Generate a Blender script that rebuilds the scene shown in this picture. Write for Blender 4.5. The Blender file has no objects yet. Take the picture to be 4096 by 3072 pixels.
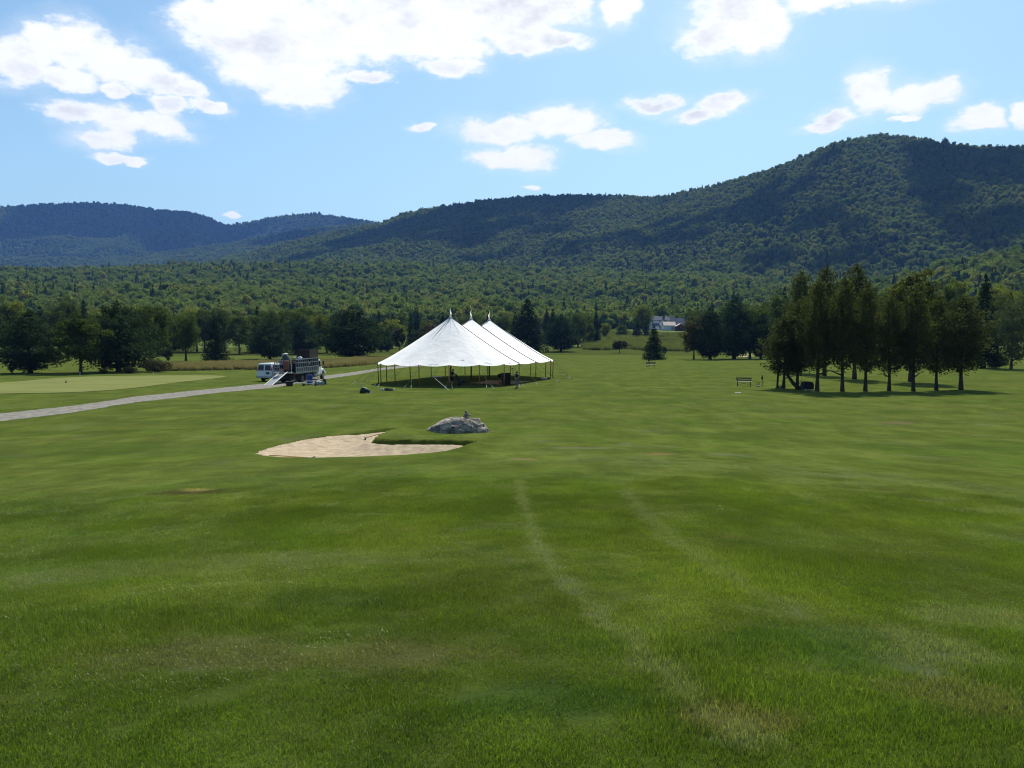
import bpy, bmesh, math, random
import numpy as np
from mathutils import Vector, Matrix, noise as mnoise
random.seed(7)
rng = np.random.default_rng(7)
R = math.radians
SC = bpy.context.scene
COL = SC.collection

# ---------------------------------------------------------------- camera
EYE = 4.76
HAZE = 0.000080
FPX = 799.0
PITCH = math.atan(45 / FPX)
cam_data = bpy.data.cameras.new("camera")
cam_data.sensor_width = 36.0
cam_data.lens = FPX / 1024 * 36.0
cam_data.clip_start = 0.1
cam_data.clip_end = 60000
cam = bpy.data.objects.new("camera", cam_data)
COL.objects.link(cam)
cam.location = (0, 0, EYE)
cam.rotation_euler = (R(90) - PITCH, 0, 0)
SC.camera = cam

# ---------------------------------------------------------------- sun, sky, exposure
SUN_EL, SUN_AZ = R(52), R(16)          # azimuth measured from +Y towards +X
SUN_DIR = Vector((math.sin(SUN_AZ) * math.cos(SUN_EL), math.cos(SUN_AZ) * math.cos(SUN_EL), math.sin(SUN_EL)))
sun_d = bpy.data.lights.new("sun", 'SUN')
sun_d.energy = 5.0
sun_d.angle = R(0.5)
sun_d.color = (1.0, 0.95, 0.86)
sun = bpy.data.objects.new("sun", sun_d)
sun.rotation_euler = SUN_DIR.to_track_quat('Z', 'Y').to_euler()
sun.location = (0, 0, 200)
COL.objects.link(sun)
SC.view_settings.view_transform = 'Standard'
SC.view_settings.look = 'None'
SC.view_settings.exposure = 0.5
SC.view_settings.gamma = 1.0
SC.view_settings.use_curve_mapping = False
SC.render.engine = 'CYCLES'
SC.cycles.max_bounces = 6
SC.cycles.diffuse_bounces = 2
SC.cycles.transmission_bounces = 3
SC.cycles.transparent_max_bounces = 8
SC.cycles.volume_bounces = 0
SC.cycles.use_denoising = True
SC.cycles.filter_width = 1.1
SC.cycles.sample_clamp_indirect = 4.0

def px_dir(x, y):
    """direction of the ray through a pixel of the 1024 x 768 picture"""
    a, b = (x - 512) / FPX, (384 - y) / FPX
    c, s = math.cos(PITCH), math.sin(PITCH)
    return Vector((a, c + b * s, b * c - s))
def px_azel(x, y):
    d = px_dir(x, y)
    return math.atan2(d.x, d.y), math.atan2(d.z, math.hypot(d.x, d.y))

class NT:
    """small helper to write node trees"""
    def __init__(self, tree):
        self.t = tree
    def n(self, typ, **kw):
        nd = self.t.nodes.new(typ)
        for k, v in kw.items():
            if k == 'inp':
                for i, val in v.items():
                    s = nd.inputs[i]
                    if isinstance(val, bpy.types.NodeSocket):
                        self.t.links.new(val, s)
                    else:
                        s.default_value = val
            else:
                setattr(nd, k, v)
        return nd
    def math(self, op, a, b=None, c=None, clamp=False):
        d = {0: a}
        if b is not None: d[1] = b
        if c is not None: d[2] = c
        return self.n('ShaderNodeMath', operation=op, use_clamp=clamp, inp=d).outputs[0]
    def mix(self, f, a, b, blend='MIX'):
        nd = self.n('ShaderNodeMix', data_type='RGBA', blend_type=blend)
        for s, v in ((nd.inputs[0], f), (nd.inputs[6], a), (nd.inputs[7], b)):
            if isinstance(v, bpy.types.NodeSocket): self.t.links.new(v, s)
            elif isinstance(v, (tuple, list)): s.default_value = (*v[:3], 1)
            else: s.default_value = v
        return nd.outputs[2]
    def ramp(self, f, lo, hi, a=0.0, b=1.0, smooth=True):
        nd = self.n('ShaderNodeMapRange', interpolation_type='SMOOTHSTEP' if smooth else 'LINEAR')
        nd.inputs[1].default_value = lo; nd.inputs[2].default_value = hi
        nd.inputs[3].default_value = a; nd.inputs[4].default_value = b
        self.t.links.new(f, nd.inputs[0])
        return nd.outputs[0]
    def noise(self, vec, scale, detail=4, rough=0.55, dist=0.0, out=0):
        nd = self.n('ShaderNodeTexNoise', inp={'Scale': scale, 'Detail': detail, 'Roughness': rough, 'Distortion': dist})
        if vec is not None: self.t.links.new(vec, nd.inputs['Vector'])
        return nd.outputs[out]
    def vmath(self, op, a, b=None, c=None):
        d = {0: a}
        if b is not None: d[1] = b
        if c is not None: d[2] = c
        nd = self.n('ShaderNodeVectorMath', operation=op, inp=d)
        return nd.outputs['Value'] if op in ('LENGTH', 'DOT_PRODUCT') else nd.outputs[0]

world = bpy.data.worlds.new("World")
SC.world = world
world.use_nodes = True
wt = world.node_tree
wt.nodes.clear()
W = NT(wt)
sky = W.n('ShaderNodeTexSky', sky_type='NISHITA', sun_disc=False)
sky.sun_elevation = SUN_EL
sky.sun_rotation = SUN_AZ
sky.altitude = 300
sky.air_density = 1.0
sky.dust_density = 1.2
sky.ozone_density = 2.5
tc = W.n('ShaderNodeTexCoord')
dirv = tc.outputs['Generated']
sep = W.n('ShaderNodeSeparateXYZ', inp={0: dirv})
az = W.math('ARCTAN2', sep.outputs[0], sep.outputs[1])
el = W.math('ARCSINE', sep.outputs[2])
pv = W.n('ShaderNodeCombineXYZ', inp={0: az, 1: el, 2: 0.0}).outputs[0]
# noise stretched along the horizon, as clouds seen edge-on are
pst = W.vmath('MULTIPLY', pv, (1.0, 1.7, 1.0))
warp = W.noise(pst, 14.0, 5, 0.6, 0, out=1)
warp = W.vmath('MULTIPLY_ADD', warp, (0.055, 0.036, 0.0), (-0.0275, -0.018, 0.0))
pw = W.vmath('ADD', pv, warp)
# (x, y, rx, ry) of the cloud banks in degrees of the view, read off the photograph
BLOBS = [(18, 62, 30, 20), (50, 44, 26, 16), (78, 52, 34, 24), (112, 60, 34, 20), (140, 74, 30, 16), (70, 78, 30, 10), (168, 84, 24, 9), (192, 92, 20, 8), (212, 108, 18, 6),
         (112, 91, 16, 6), (80, 113, 32, 11), (115, 120, 40, 12), (160, 126, 30, 13), (176, 104, 18, 9), (100, 141, 26, 10), (122, 160, 22, 4),
         (138, 165, 9, 3), (205, 20, 38, 22), (260, 22, 70, 40), (300, 70, 50, 30), (250, 58, 42, 26), (300, 95, 34, 15), (350, 28, 80, 34),
         (420, 16, 90, 34), (500, 14, 90, 28), (560, 8, 44, 14), (440, 46, 60, 16), (450, 66, 36, 8), (520, 44, 40, 10), (560, 40, 30, 8),
         (340, -30, 200, 30), (620, 8, 22, 14), (740, 15, 55, 26), (715, 38, 42, 15), (760, 30, 30, 20), (860, -6, 90, 12),
         (505, 131, 50, 14), (560, 125, 42, 16), (600, 140, 36, 9), (515, 158, 45, 12), (420, 127, 15, 4), (655, 104, 30, 8), (720, 106, 24, 10), (700, 116, 26, 6),
         (870, 92, 20, 18), (908, 98, 24, 14), (938, 92, 26, 12), (838, 118, 20, 8), (826, 128, 22, 5), (980, 119, 24, 9), (1022, 112, 10, 8),
         (235, 211, 8, 2.5), (530, 188, 10, 2.5), (368, 78, 22, 7), (900, 120, 14, 3),]
cur = None
for (bx, by, rx, ry) in BLOBS:
    a0, e0 = px_azel(bx, by)
    sa, se = FPX / rx * 0.92, FPX / ry * 0.86
    ln = W.vmath('LENGTH', W.vmath('MULTIPLY_ADD', pw, (sa, se, 0.0), (-a0 * sa, -e0 * se, 0.0)))
    cur = ln if cur is None else W.n('ShaderNodeMath', operation='SMOOTH_MIN', inp={0: cur, 1: ln, 2: 0.10}).outputs[0]
n1 = W.noise(pst, 26.0, 9, 0.62)
n2 = W.noise(pst, 7.0, 6, 0.6)
n3 = W.noise(pst, 70.0, 6, 0.65)
edge = W.math('SUBTRACT', W.math('ADD', W.math('MULTIPLY_ADD', n1, 1.25, 0.18), W.math('MULTIPLY', n3, 0.36)), cur)      # > 0 inside a cloud
# the same broken cloud goes on all round outside the frame
oth = W.math('MULTIPLY', W.ramp(n2, 0.56, 0.70), W.ramp(W.math('ABSOLUTE', az), 0.68, 0.85))
oth = W.math('MULTIPLY', oth, W.ramp(el, 0.02, 0.2))
top = W.math('MULTIPLY', W.ramp(n2, 0.58, 0.72), W.ramp(el, 0.50, 0.62))
oth = W.math('MAXIMUM', oth, top)
dens = W.ramp(edge, -0.08, 0.44)
dens = W.math('MAXIMUM', dens, oth, clamp=True)
# thin veils around the banks
veil = W.math('MULTIPLY', W.ramp(W.math('SUBTRACT', W.math('MULTIPLY_ADD', W.noise(pst, 9.0, 7, 0.65), 2.0, 0.45), cur), 0.0, 1.1), 0.34)
dens = W.math('MAXIMUM', dens, veil, clamp=True)
thick = W.ramp(edge, 0.22, 0.75)
greyn = W.ramp(W.noise(W.vmath('ADD', pst, (0.3, 0.11, 0.0)), 7.0, 7, 0.62), 0.47, 0.64)
grey = W.math('MULTIPLY', thick, greyn)
ccol = W.mix(W.math('MULTIPLY', grey, 0.65), (0.86, 0.86, 0.865), (0.47, 0.50, 0.53))
ccol = W.mix(W.ramp(W.noise(pst, 30.0, 6, 0.6), 0.42, 0.64, 0.0, 0.14), ccol, (0.60, 0.63, 0.66))
# sky: Nishita, lifted to the photograph's exposure
skyc = W.mix(1.0, sky.outputs[0], (0.098, 0.116, 0.108), 'MULTIPLY')
pale = W.mix(W.ramp(el, 0.0, 0.34, 0.35, 0.0), skyc, (0.46, 0.60, 0.68))
final = W.mix(dens, pale, ccol)
bg = W.n('ShaderNodeBackground', inp={0: final, 1: 1.0})
wo = W.n('ShaderNodeOutputWorld', inp={0: bg.outputs[0]})

# ---------------------------------------------------------------- object helpers
def link(name, data, parent=None, loc=None, rot=None, scale=None):
    o = bpy.data.objects.new(name, data)
    COL.objects.link(o)
    if parent is not None: o.parent = parent
    if loc is not None: o.location = loc
    if rot is not None: o.rotation_euler = rot
    if scale is not None: o.scale = scale
    return o
def thing(name, label, cat, loc=(0, 0, 0), rz=0.0, group=None):
    o = link(name, None, loc=loc, rot=(0, 0, rz))
    o.empty_display_size = 0.2
    return tag(o, label, cat, group)
def tag(o, label, cat, group=None):
    o['label'] = label; o['category'] = cat
    if group: o['group'] = group
    return o
def struct(o, kind='structure', label=None):
    o['kind'] = kind
    if label: o['label'] = label
    return o
def np_mesh(name, verts, faces, mats=(), smooth=False, k=None):
    """mesh from numpy verts (N,3) and faces (M,k)"""
    verts = np.asarray(verts, dtype=np.float32); faces = np.asarray(faces, dtype=np.int32)
    me = bpy.data.meshes.new(name)
    k = faces.shape[1]
    me.vertices.add(len(verts)); me.vertices.foreach_set('co', verts.ravel())
    me.loops.add(faces.size); me.loops.foreach_set('vertex_index', faces.ravel())
    me.polygons.add(len(faces))
    me.polygons.foreach_set('loop_start', np.arange(len(faces), dtype=np.int32) * k)
    me.update(calc_edges=True)
    for m in mats: me.materials.append(m)
    if smooth: me.shade_smooth()
    return me
class B:
    """collects simple shapes into one mesh"""
    def __init__(s): s.v = []; s.f = []
    def add(s, vs, fs):
        k = len(s.v); s.v += [tuple(v) for v in vs]; s.f += [tuple(i + k for i in f) for f in fs]; return s
    def box(s, c, d, rz=0.0, M=None, taper=1.0):
        hx, hy, hz = d[0] / 2, d[1] / 2, d[2] / 2
        vs = []
        for z in (-1, 1):
            t = taper if z > 0 else 1.0
            for (x, y) in ((-1, -1), (1, -1), (1, 1), (-1, 1)):
                p = Vector((x * hx * t, y * hy * t, z * hz))
                p = Matrix.Rotation(rz, 3, 'Z') @ p
                if M is not None: p = M @ p
                vs.append(p + Vector(c))
        return s.add(vs, [(3, 2, 1, 0), (4, 5, 6, 7), (0, 1, 5, 4), (1, 2, 6, 5), (2, 3, 7, 6), (3, 0, 4, 7)])
    def tube(s, pts, r, n=8, cap=True, flat=1.0):
        pts = [Vector(p) for p in pts]
        if not isinstance(r, (list, tuple)): r = [r] * len(pts)
        k0 = len(s.v); rings = []
        for i, p in enumerate(pts):
            d = (pts[min(i + 1, len(pts) - 1)] - pts[max(i - 1, 0)])
            d = d.normalized() if d.length > 1e-9 else Vector((0, 0, 1))
            u = d.orthogonal().normalized() if i == 0 else (u - d * u.dot(d)).normalized()
            w = d.cross(u)
            for j in range(n):
                a = 2 * math.pi * j / n
                s.v.append(tuple(p + (u * math.cos(a) + w * math.sin(a) * flat) * r[i]))
        for i in range(len(pts) - 1):
            for j in range(n):
                a = k0 + i * n + j; b = k0 + i * n + (j + 1) % n
                s.f.append((a, b, b + n, a + n))
        if cap:
            s.f.append(tuple(k0 + j for j in range(n))[::-1]); s.f.append(tuple(k0 + (len(pts) - 1) * n + j for j in range(n)))
        return s
    def lathe(s, prof, c=(0, 0, 0), n=16, axis='Z'):
        k0 = len(s.v)
        for (r, z) in prof:
            for j in range(n):
                a = 2 * math.pi * j / n
                p = (r * math.cos(a), r * math.sin(a), z)
                if axis == 'Y': p = (p[0], z, p[1])
                if axis == 'X': p = (z, p[0], p[1])
                s.v.append((p[0] + c[0], p[1] + c[1], p[2] + c[2]))
        for i in range(len(prof) - 1):
            for j in range(n):
                a = k0 + i * n + j; b = k0 + i * n + (j + 1) % n
                s.f.append((a, b, b + n, a + n))
        s.f.append(tuple(k0 + j for j in range(n))[::-1]); s.f.append(tuple(k0 + (len(prof) - 1) * n + j for j in range(n)))
        return s
    def prism(s, poly, a, b, axis='Y'):
        """polygon of (u,v) extruded from a to b along the axis: X -> (y,z), Y -> (x,z), Z -> (x,y)"""
        def P(u, v, t):
            return {'Y': (u, t, v), 'X': (t, u, v), 'Z': (u, v, t)}[axis]
        n = len(poly)
        vs = [P(u, v, a) for u, v in poly] + [P(u, v, b) for u, v in poly]
        return s.add(vs, [tuple(range(n)), tuple(range(2 * n - 1, n - 1, -1))] + [(i, i + n, (i + 1) % n + n, (i + 1) % n) for i in range(n)])
    def blob(s, c, d, seed=0, amp=0.15, sub=2, freq=1.0):
        bm = bmesh.new(); bmesh.ops.create_icosphere(bm, subdivisions=sub, radius=1.0)
        vs = []
        for v in bm.verts:
            k = 1 + amp * mnoise.fractal(v.co * freq + Vector((seed * 3.1, seed * 1.7, seed)), 0.8, 2.0, 3) * 2
            vs.append((c[0] + v.co.x * d[0] * k, c[1] + v.co.y * d[1] * k, c[2] + v.co.z * d[2] * k))
        bm.verts.index_update()
        fs = [tuple(v.index for v in f.verts) for f in bm.faces]; bm.free()
        return s.add(vs, fs)
    def make(s, name, mat, parent=None, smooth=False, bevel=0.0, **kw):
        me = bpy.data.meshes.new(name); me.from_pydata(s.v, [], s.f)
        bm = bmesh.new(); bm.from_mesh(me); bmesh.ops.recalc_face_normals(bm, faces=bm.faces); bm.to_mesh(me); bm.free()
        me.materials.append(mat)
        if smooth: me.shade_smooth()
        o = link(name, me, parent, **kw)
        if bevel:
            m = o.modifiers.new('bevel', 'BEVEL'); m.width = bevel; m.segments = 2; m.limit_method = 'ANGLE'
        return o

# ---------------------------------------------------------------- materials
def mat(name, col, rough=0.7, metal=0.0, var=0.12, scale=6.0, spec=0.3, bump=0.0, obj_rand=0.0, col2=None):
    m = bpy.data.materials.new(name); m.use_nodes = True
    t = m.node_tree; t.nodes.clear(); n = NT(t)
    c = n.n('ShaderNodeTexCoord').outputs['Object']
    ns = n.noise(c, scale, 5, 0.6)
    dark = tuple(x * (1 - var) for x in col); lite = col2 if col2 else tuple(min(1, x * (1 + var)) for x in col)
    cc = n.mix(n.ramp(ns, 0.3, 0.7), dark, lite)
    if obj_rand:
        rnd = n.n('ShaderNodeObjectInfo').outputs['Random']
        cc = n.mix(n.math('MULTIPLY', rnd, obj_rand), cc, tuple(x * 0.45 for x in col))
    p = n.n('ShaderNodeBsdfPrincipled', inp={'Base Color': cc, 'Roughness': rough, 'Metallic': metal, 'Specular IOR Level': spec})
    if bump:
        b = n.n('ShaderNodeBump', inp={'Height': n.noise(c, scale * 4, 6, 0.6), 'Strength': bump, 'Distance': 0.05})
        t.links.new(b.outputs[0], p.inputs['Normal'])
    n.n('ShaderNodeOutputMaterial', inp={0: p.outputs[0]})
    return m

def leaf_mat(name, dark, lite, transl=0.35, rnd=0.5, scale=0.5, tcol=None, tip=None, gloss=0.0):
    """leaves: a mottled diffuse side and light coming through"""
    m = bpy.data.materials.new(name); m.use_nodes = True
    t = m.node_tree; t.nodes.clear(); n = NT(t)
    geo = n.n('ShaderNodeNewGeometry')
    pos = geo.outputs['Position']
    rnd_o = n.n('ShaderNodeObjectInfo').outputs['Random']
    isl = geo.outputs['Random Per Island']
    f = n.math('MULTIPLY_ADD', n.noise(pos, scale, 3, 0.6), 1.6, -0.3)
    f = n.math('ADD', n.math('MULTIPLY', f, 1 - rnd), n.math('MULTIPLY', rnd_o, rnd), clamp=True)
    f = n.math('ADD', f, n.math('MULTIPLY_ADD', isl, 0.5, -0.25), clamp=True)
    c = n.mix(f, dark, lite)
    if tip:   # some trees of another tint
        c = n.mix(n.ramp(n.math('FRACT', n.math('MULTIPLY', rnd_o, 7.31)), 0.78, 0.86), c, tip)
    d = n.n('ShaderNodeBsdfDiffuse', inp={0: c}).outputs[0]
    tr = n.n('ShaderNodeBsdfTranslucent', inp={0: n.mix(1.0, c, tcol or (1.0, 1.15, 0.5), 'MULTIPLY')}).outputs[0]
    mx = n.n('ShaderNodeMixShader', inp={0: transl, 1: d, 2: tr}).outputs[0]
    if gloss:
        g = n.n('ShaderNodeBsdfGlossy', inp={0: (1, 1, 1, 1), 'Roughness': 0.45}).outputs[0]
        mx = n.n('ShaderNodeMixShader', inp={0: gloss, 1: mx, 2: g}).outputs[0]
    n.n('ShaderNodeOutputMaterial', inp={0: mx})
    return m
# ---------------------------------------------------------------- terrain heights
def interp(x, xs, ys):
    return np.interp(x, xs, ys)
def pinterp(x, xs, ys):
    """smooth monotone-ish interpolation (cubic hermite with limited slopes)"""
    x = np.asarray(x, float); xs = np.asarray(xs, float); ys = np.asarray(ys, float)
    h = np.diff(xs); d = np.diff(ys) / h
    m = np.zeros_like(ys); m[0] = d[0]; m[-1] = d[-1]
    for i in range(1, len(xs) - 1):
        m[i] = 0 if d[i - 1] * d[i] <= 0 else 2 * d[i - 1] * d[i] / (d[i - 1] + d[i])
    i = np.clip(np.searchsorted(xs, x) - 1, 0, len(xs) - 2)
    t = np.clip((x - xs[i]) / h[i], 0, 1)
    return ((2 * t**3 - 3 * t**2 + 1) * ys[i] + (t**3 - 2 * t**2 + t) * h[i] * m[i] + (-2 * t**3 + 3 * t**2) * ys[i + 1] + (t**3 - t**2) * h[i] * m[i + 1])
class VNoise:
    """value noise on a lattice, vectorised"""
    def __init__(s, seed): s.g = np.random.default_rng(seed).random((256, 256)) * 2 - 1
    def one(s, x, y):
        xi = np.floor(x).astype(int); yi = np.floor(y).astype(int); fx = x - xi; fy = y - yi
        fx = fx * fx * (3 - 2 * fx); fy = fy * fy * (3 - 2 * fy); g = s.g
        a = g[xi % 256, yi % 256]; b = g[(xi + 1) % 256, yi % 256]; c = g[xi % 256, (yi + 1) % 256]; d = g[(xi + 1) % 256, (yi + 1) % 256]
        return (a * (1 - fx) + b * fx) * (1 - fy) + (c * (1 - fx) + d * fx) * fy
    def __call__(s, x, y, oct=3):
        r = 0; a = 1.0; f = 1.0; t = 0
        for k in range(oct):
            r = r + a * s.one(x * f + 17.3 * k, y * f + 9.1 * k); t += a; a *= 0.5; f *= 2.03
        return r / t
VN1, VN2, VN3 = VNoise(3), VNoise(11), VNoise(29)
D2 = 768 / 1659.0    # a 2212 x 1659 view of the photograph, to the 1024 x 768 picture
def skyline(pts):
    a = [px_azel(x * D2, y * D2) for x, y in pts]
    az_ = np.array([p[0] for p in a]); te = np.array([math.tan(p[1]) for p in a])
    return lambda ph: np.interp(ph, az_, te)
S_FAR = skyline([(-400, 462), (0, 449), (100, 442), (180, 439), (260, 442), (340, 454), (400, 458), (440, 467), (490, 488), (540, 480), (600, 469), (640, 464), (680, 462), (730, 469), (780, 475), (830, 484), (900, 500), (1100, 520), (2500, 520)])
S_FARB = skyline([(-400, 560), (0, 560), (250, 558), (400, 540), (520, 522), (640, 497), (740, 486), (800, 483), (850, 492), (1000, 520), (2500, 540)])
S_MID = skyline([(-400, 590), (300, 585), (450, 565), (600, 530), (740, 497), (820, 484), (870, 462), (950, 447), (1050, 432), (1150, 424), (1250, 420), (1340, 423), (1400, 426), (1450, 420), (1550, 397), (1650, 369), (1720, 344), (1800, 309), (1850, 296), (1900, 292), (1950, 294), (2050, 307), (2120, 317), (2212, 314), (2400, 330), (2700, 300)])
S_FOOT = skyline([(-400, 580), (0, 584), (150, 583), (350, 575), (500, 572), (700, 570), (900, 574), (1100, 580), (1400, 590), (1700, 600), (2212, 610), (2700, 610)])
S_NEAR = skyline([(-400, 690), (1500, 690), (1600, 680), (1750, 640), (1850, 615), (1950, 590), (2050, 567), (2130, 552), (2212, 540), (2400, 520), (2700, 500)])
R_MID = lambda ph: np.interp(ph, [-0.6, -0.2, 0.05, 0.35, 0.6], [2500, 2500, 2300, 1900, 1750])
def ridge(r, ph, S, Rr, r0, z0, p=1.25, back=0.55, spur=None):
    H = Rr * S(ph) + EYE - 9.0
    t = np.clip((r - r0) / (Rr - r0), 0, None)
    up = z0 + (H - z0) * np.clip(t, 0, 1) ** p
    dn = H * (1 - back * np.clip((r - Rr) / Rr, 0, 1.2))
    z = np.where(r <= Rr, up, dn)
    if spur is not None:
        w = np.clip(t, 0, 1) * np.clip(1 - t, 0, 1) * 4
        z = z + w * spur
    return np.where(r < r0, -50.0, z)
BUNKER_PX = [(255, 433.5), (272, 423.2 + 4)]
def pt_in(poly, x, y):
    ins = np.zeros(x.shape, bool); n = len(poly)
    for i in range(n):
        x1, y1 = poly[i]; x2, y2 = poly[(i + 1) % n]
        c = ((y1 > y) != (y2 > y)) & (x < (x2 - x1) * (y - y1) / (y2 - y1 + 1e-12) + x1)
        ins ^= c
    return ins
def pdist(poly, x, y, closed=True):
    d = np.full(x.shape, 1e9); n = len(poly)
    for i in range(n if closed else n - 1):
        x1, y1 = poly[i]; x2, y2 = poly[(i + 1) % n]
        dx, dy = x2 - x1, y2 - y1
        t = np.clip(((x - x1) * dx + (y - y1) * dy) / (dx * dx + dy * dy + 1e-12), 0, 1)
        d = np.minimum(d, np.hypot(x - x1 - t * dx, y - y1 - t * dy))
    return d
def z_base(x, y):
    """ground without the bunker"""
    x = np.asarray(x, float); y = np.asarray(y, float)
    r = np.hypot(x, y) + 1e-6; ph = np.arctan2(x, y)
    near = pinterp(r, [0, 3, 12, 25, 36, 50, 70, 230, 290, 350, 460, 600, 800], [3.16, 3.02, 2.16, 1.0, 0.42, 0.12, 0.0, 0.0, 0.9, 3.0, 9.6, 17, 24])
    near = near + 0.05 * VN1(x / 5, y / 5, 2) * np.clip(r / 12, 0, 1) * np.clip(60 / r, 0, 1) + 0.12 * VN2(x / 23, y / 23, 2) * np.clip((r - 6) / 30, 0, 1)
    z = near
    far = r > 420
    if np.any(far):
        rf = r[far] if r.ndim else r; pf = ph[far] if r.ndim else ph
        xf = x[far] if r.ndim else x; yf = y[far] if r.ndim else y
        sp = VN1(xf / 420 + 5, yf / 420, 3); sp2 = VN2(xf / 260, yf / 260, 3)
        L = [ridge(rf, pf, S_FOOT, 1300, 480, 10, 1.15, 0.9, 14 * sp2),
             ridge(rf, pf, S_MID, R_MID(pf), 900, 20, 1.3, 0.5, 34 * sp + 14 * sp2),
             ridge(rf, pf, S_FARB, 3500, 2000, 40, 1.3, 0.6, 60 * sp),
             ridge(rf, pf, S_FAR, 4600, 2900, 60, 1.35, 0.4, 90 * sp + 20 * sp2),
             ridge(rf, pf, S_NEAR, 760, 430, 6, 1.2, 0.8, 4 * sp2)]
        zz = near[far] if r.ndim else near
        for q in L: zz = np.maximum(zz, q)
        if r.ndim: z = near.copy(); z[far] = zz
        else: z = zz
    return z
def ground_at(x, y):
    return float(z_base(np.array([x], float), np.array([y], float))[0])
def cast(px, py, zoff=0.0):
    """world point of the ground seen at a pixel"""
    d = px_dir(px, py); h = math.hypot(d.x, d.y)
    rs = np.concatenate([np.arange(1, 60, 0.1), np.arange(60, 300, 0.4), np.arange(300, 5000, 3.0)])
    xs = d.x / h * rs; ys = d.y / h * rs; zs = EYE + d.z / h * rs
    g = z_base(xs, ys) + zoff
    k = np.argmax(zs < g)
    if not zs[k] < g[k]: k = len(rs) - 1
    k = max(k, 1)
    a, b = zs[k - 1] - g[k - 1], zs[k] - g[k]
    t = a / (a - b) if a != b else 0
    rr = rs[k - 1] + (rs[k] - rs[k - 1]) * t
    return Vector((d.x / h * rr, d.y / h * rr, float(g[k - 1] + (g[k] - g[k - 1]) * t) - zoff))
def px4(x, y): return cast(x / 4, y / 4)
bz = lambda pts: [(900 + a * .5877, 1600 + b * .5877) for a, b in pts]
BUNKER = [tuple(px4(*p)[:2]) for p in bz([(205, 362), (240, 340), (290, 322), (350, 305), (420, 288), (520, 270), (640, 250), (760, 238), (900, 230), (1060, 218), (1180, 205), (1270, 194), (1335, 192),
          (1290, 200), (1230, 209), (1170, 222), (1110, 240), (1060, 258), (1020, 280), (995, 302), (1060, 310), (1150, 315), (1300, 315), (1420, 315), (1560, 318), (1640, 324), (1695, 328), (1560, 342), (1400, 357), (1200, 372), (1000, 381), (800, 386), (620, 391), (400, 388), (280, 378)])]
LIP = BUNKER[15:27]
def z_ground(x, y):
    z = z_base(x, y)
    x = np.asarray(x, float); y = np.asarray(y, float)
    bb = (x > -13) & (x < 2) & (y > 22) & (y < 46)
    if np.any(bb):
        xs, ys = x[bb], y[bb]
        ins = pt_in(BUNKER, xs, ys); d = pdist(BUNKER, xs, ys); dl = pdist(LIP, xs, ys, False)
        wob = 0.06 * VN3(xs * 1.6, ys * 1.6, 2)
        sd = np.where(ins, d, -d) + wob
        steep = np.clip(1 - dl / 1.2, 0, 1)
        dig = np.clip(sd / (0.42 - 0.17 * steep), 0, 1) * 0.5
        rise = np.where(sd < 0, 0.30 * np.clip(1 - dl / 2.2, 0, 1) ** 1.5 * np.clip((-sd + .02) / 0.12, 0, 1), 0.0)
        out = z.copy(); out[bb] = z[bb] - dig + rise
        return out
    return z
def z_sand(x, y):
    z = z_base(x, y)
    d = pdist(BUNKER, x, y); ins = pt_in(BUNKER, x, y)
    dl = pdist(LIP, x, y, False)
    s = np.where(ins, d, -d)
    return z - 0.03 - 0.10 * (s < -0.05) - 0.26 * np.clip(s / 1.5, 0, 1) + 0.16 * np.clip(1 - dl / 0.9, 0, 1) * np.clip(s / 0.3 + .5, 0, 1) + 0.02 * VN1(x * 3, y * 3, 3)

def polar(rs, phs, zf):
    Rr, P = np.meshgrid(rs, phs, indexing='ij')
    X = Rr * np.sin(P); Y = Rr * np.cos(P); Z = zf(X.ravel(), Y.ravel())
    V = np.stack([X.ravel(), Y.ravel(), Z], 1)
    nr, npx = len(rs), len(phs)
    i, j = np.meshgrid(np.arange(nr - 1), np.arange(npx - 1), indexing='ij')
    a = (i * npx + j).ravel()
    return V, np.stack([a, a + 1, a + npx + 1, a + npx], 1)[:, ::-1]
front = np.radians(np.arange(-42, 42.01, 0.25))
rest = np.radians(np.arange(42 + 4, 360 - 42 - 3.9, 4.0))
PH = np.concatenate([front, rest, [front[0] + 2 * math.pi]])
rs_l = np.concatenate([np.geomspace(0.3, 21, 90)[:-1], np.linspace(21, 44, 200)[:-1], np.geomspace(44, 236, 120)])
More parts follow.
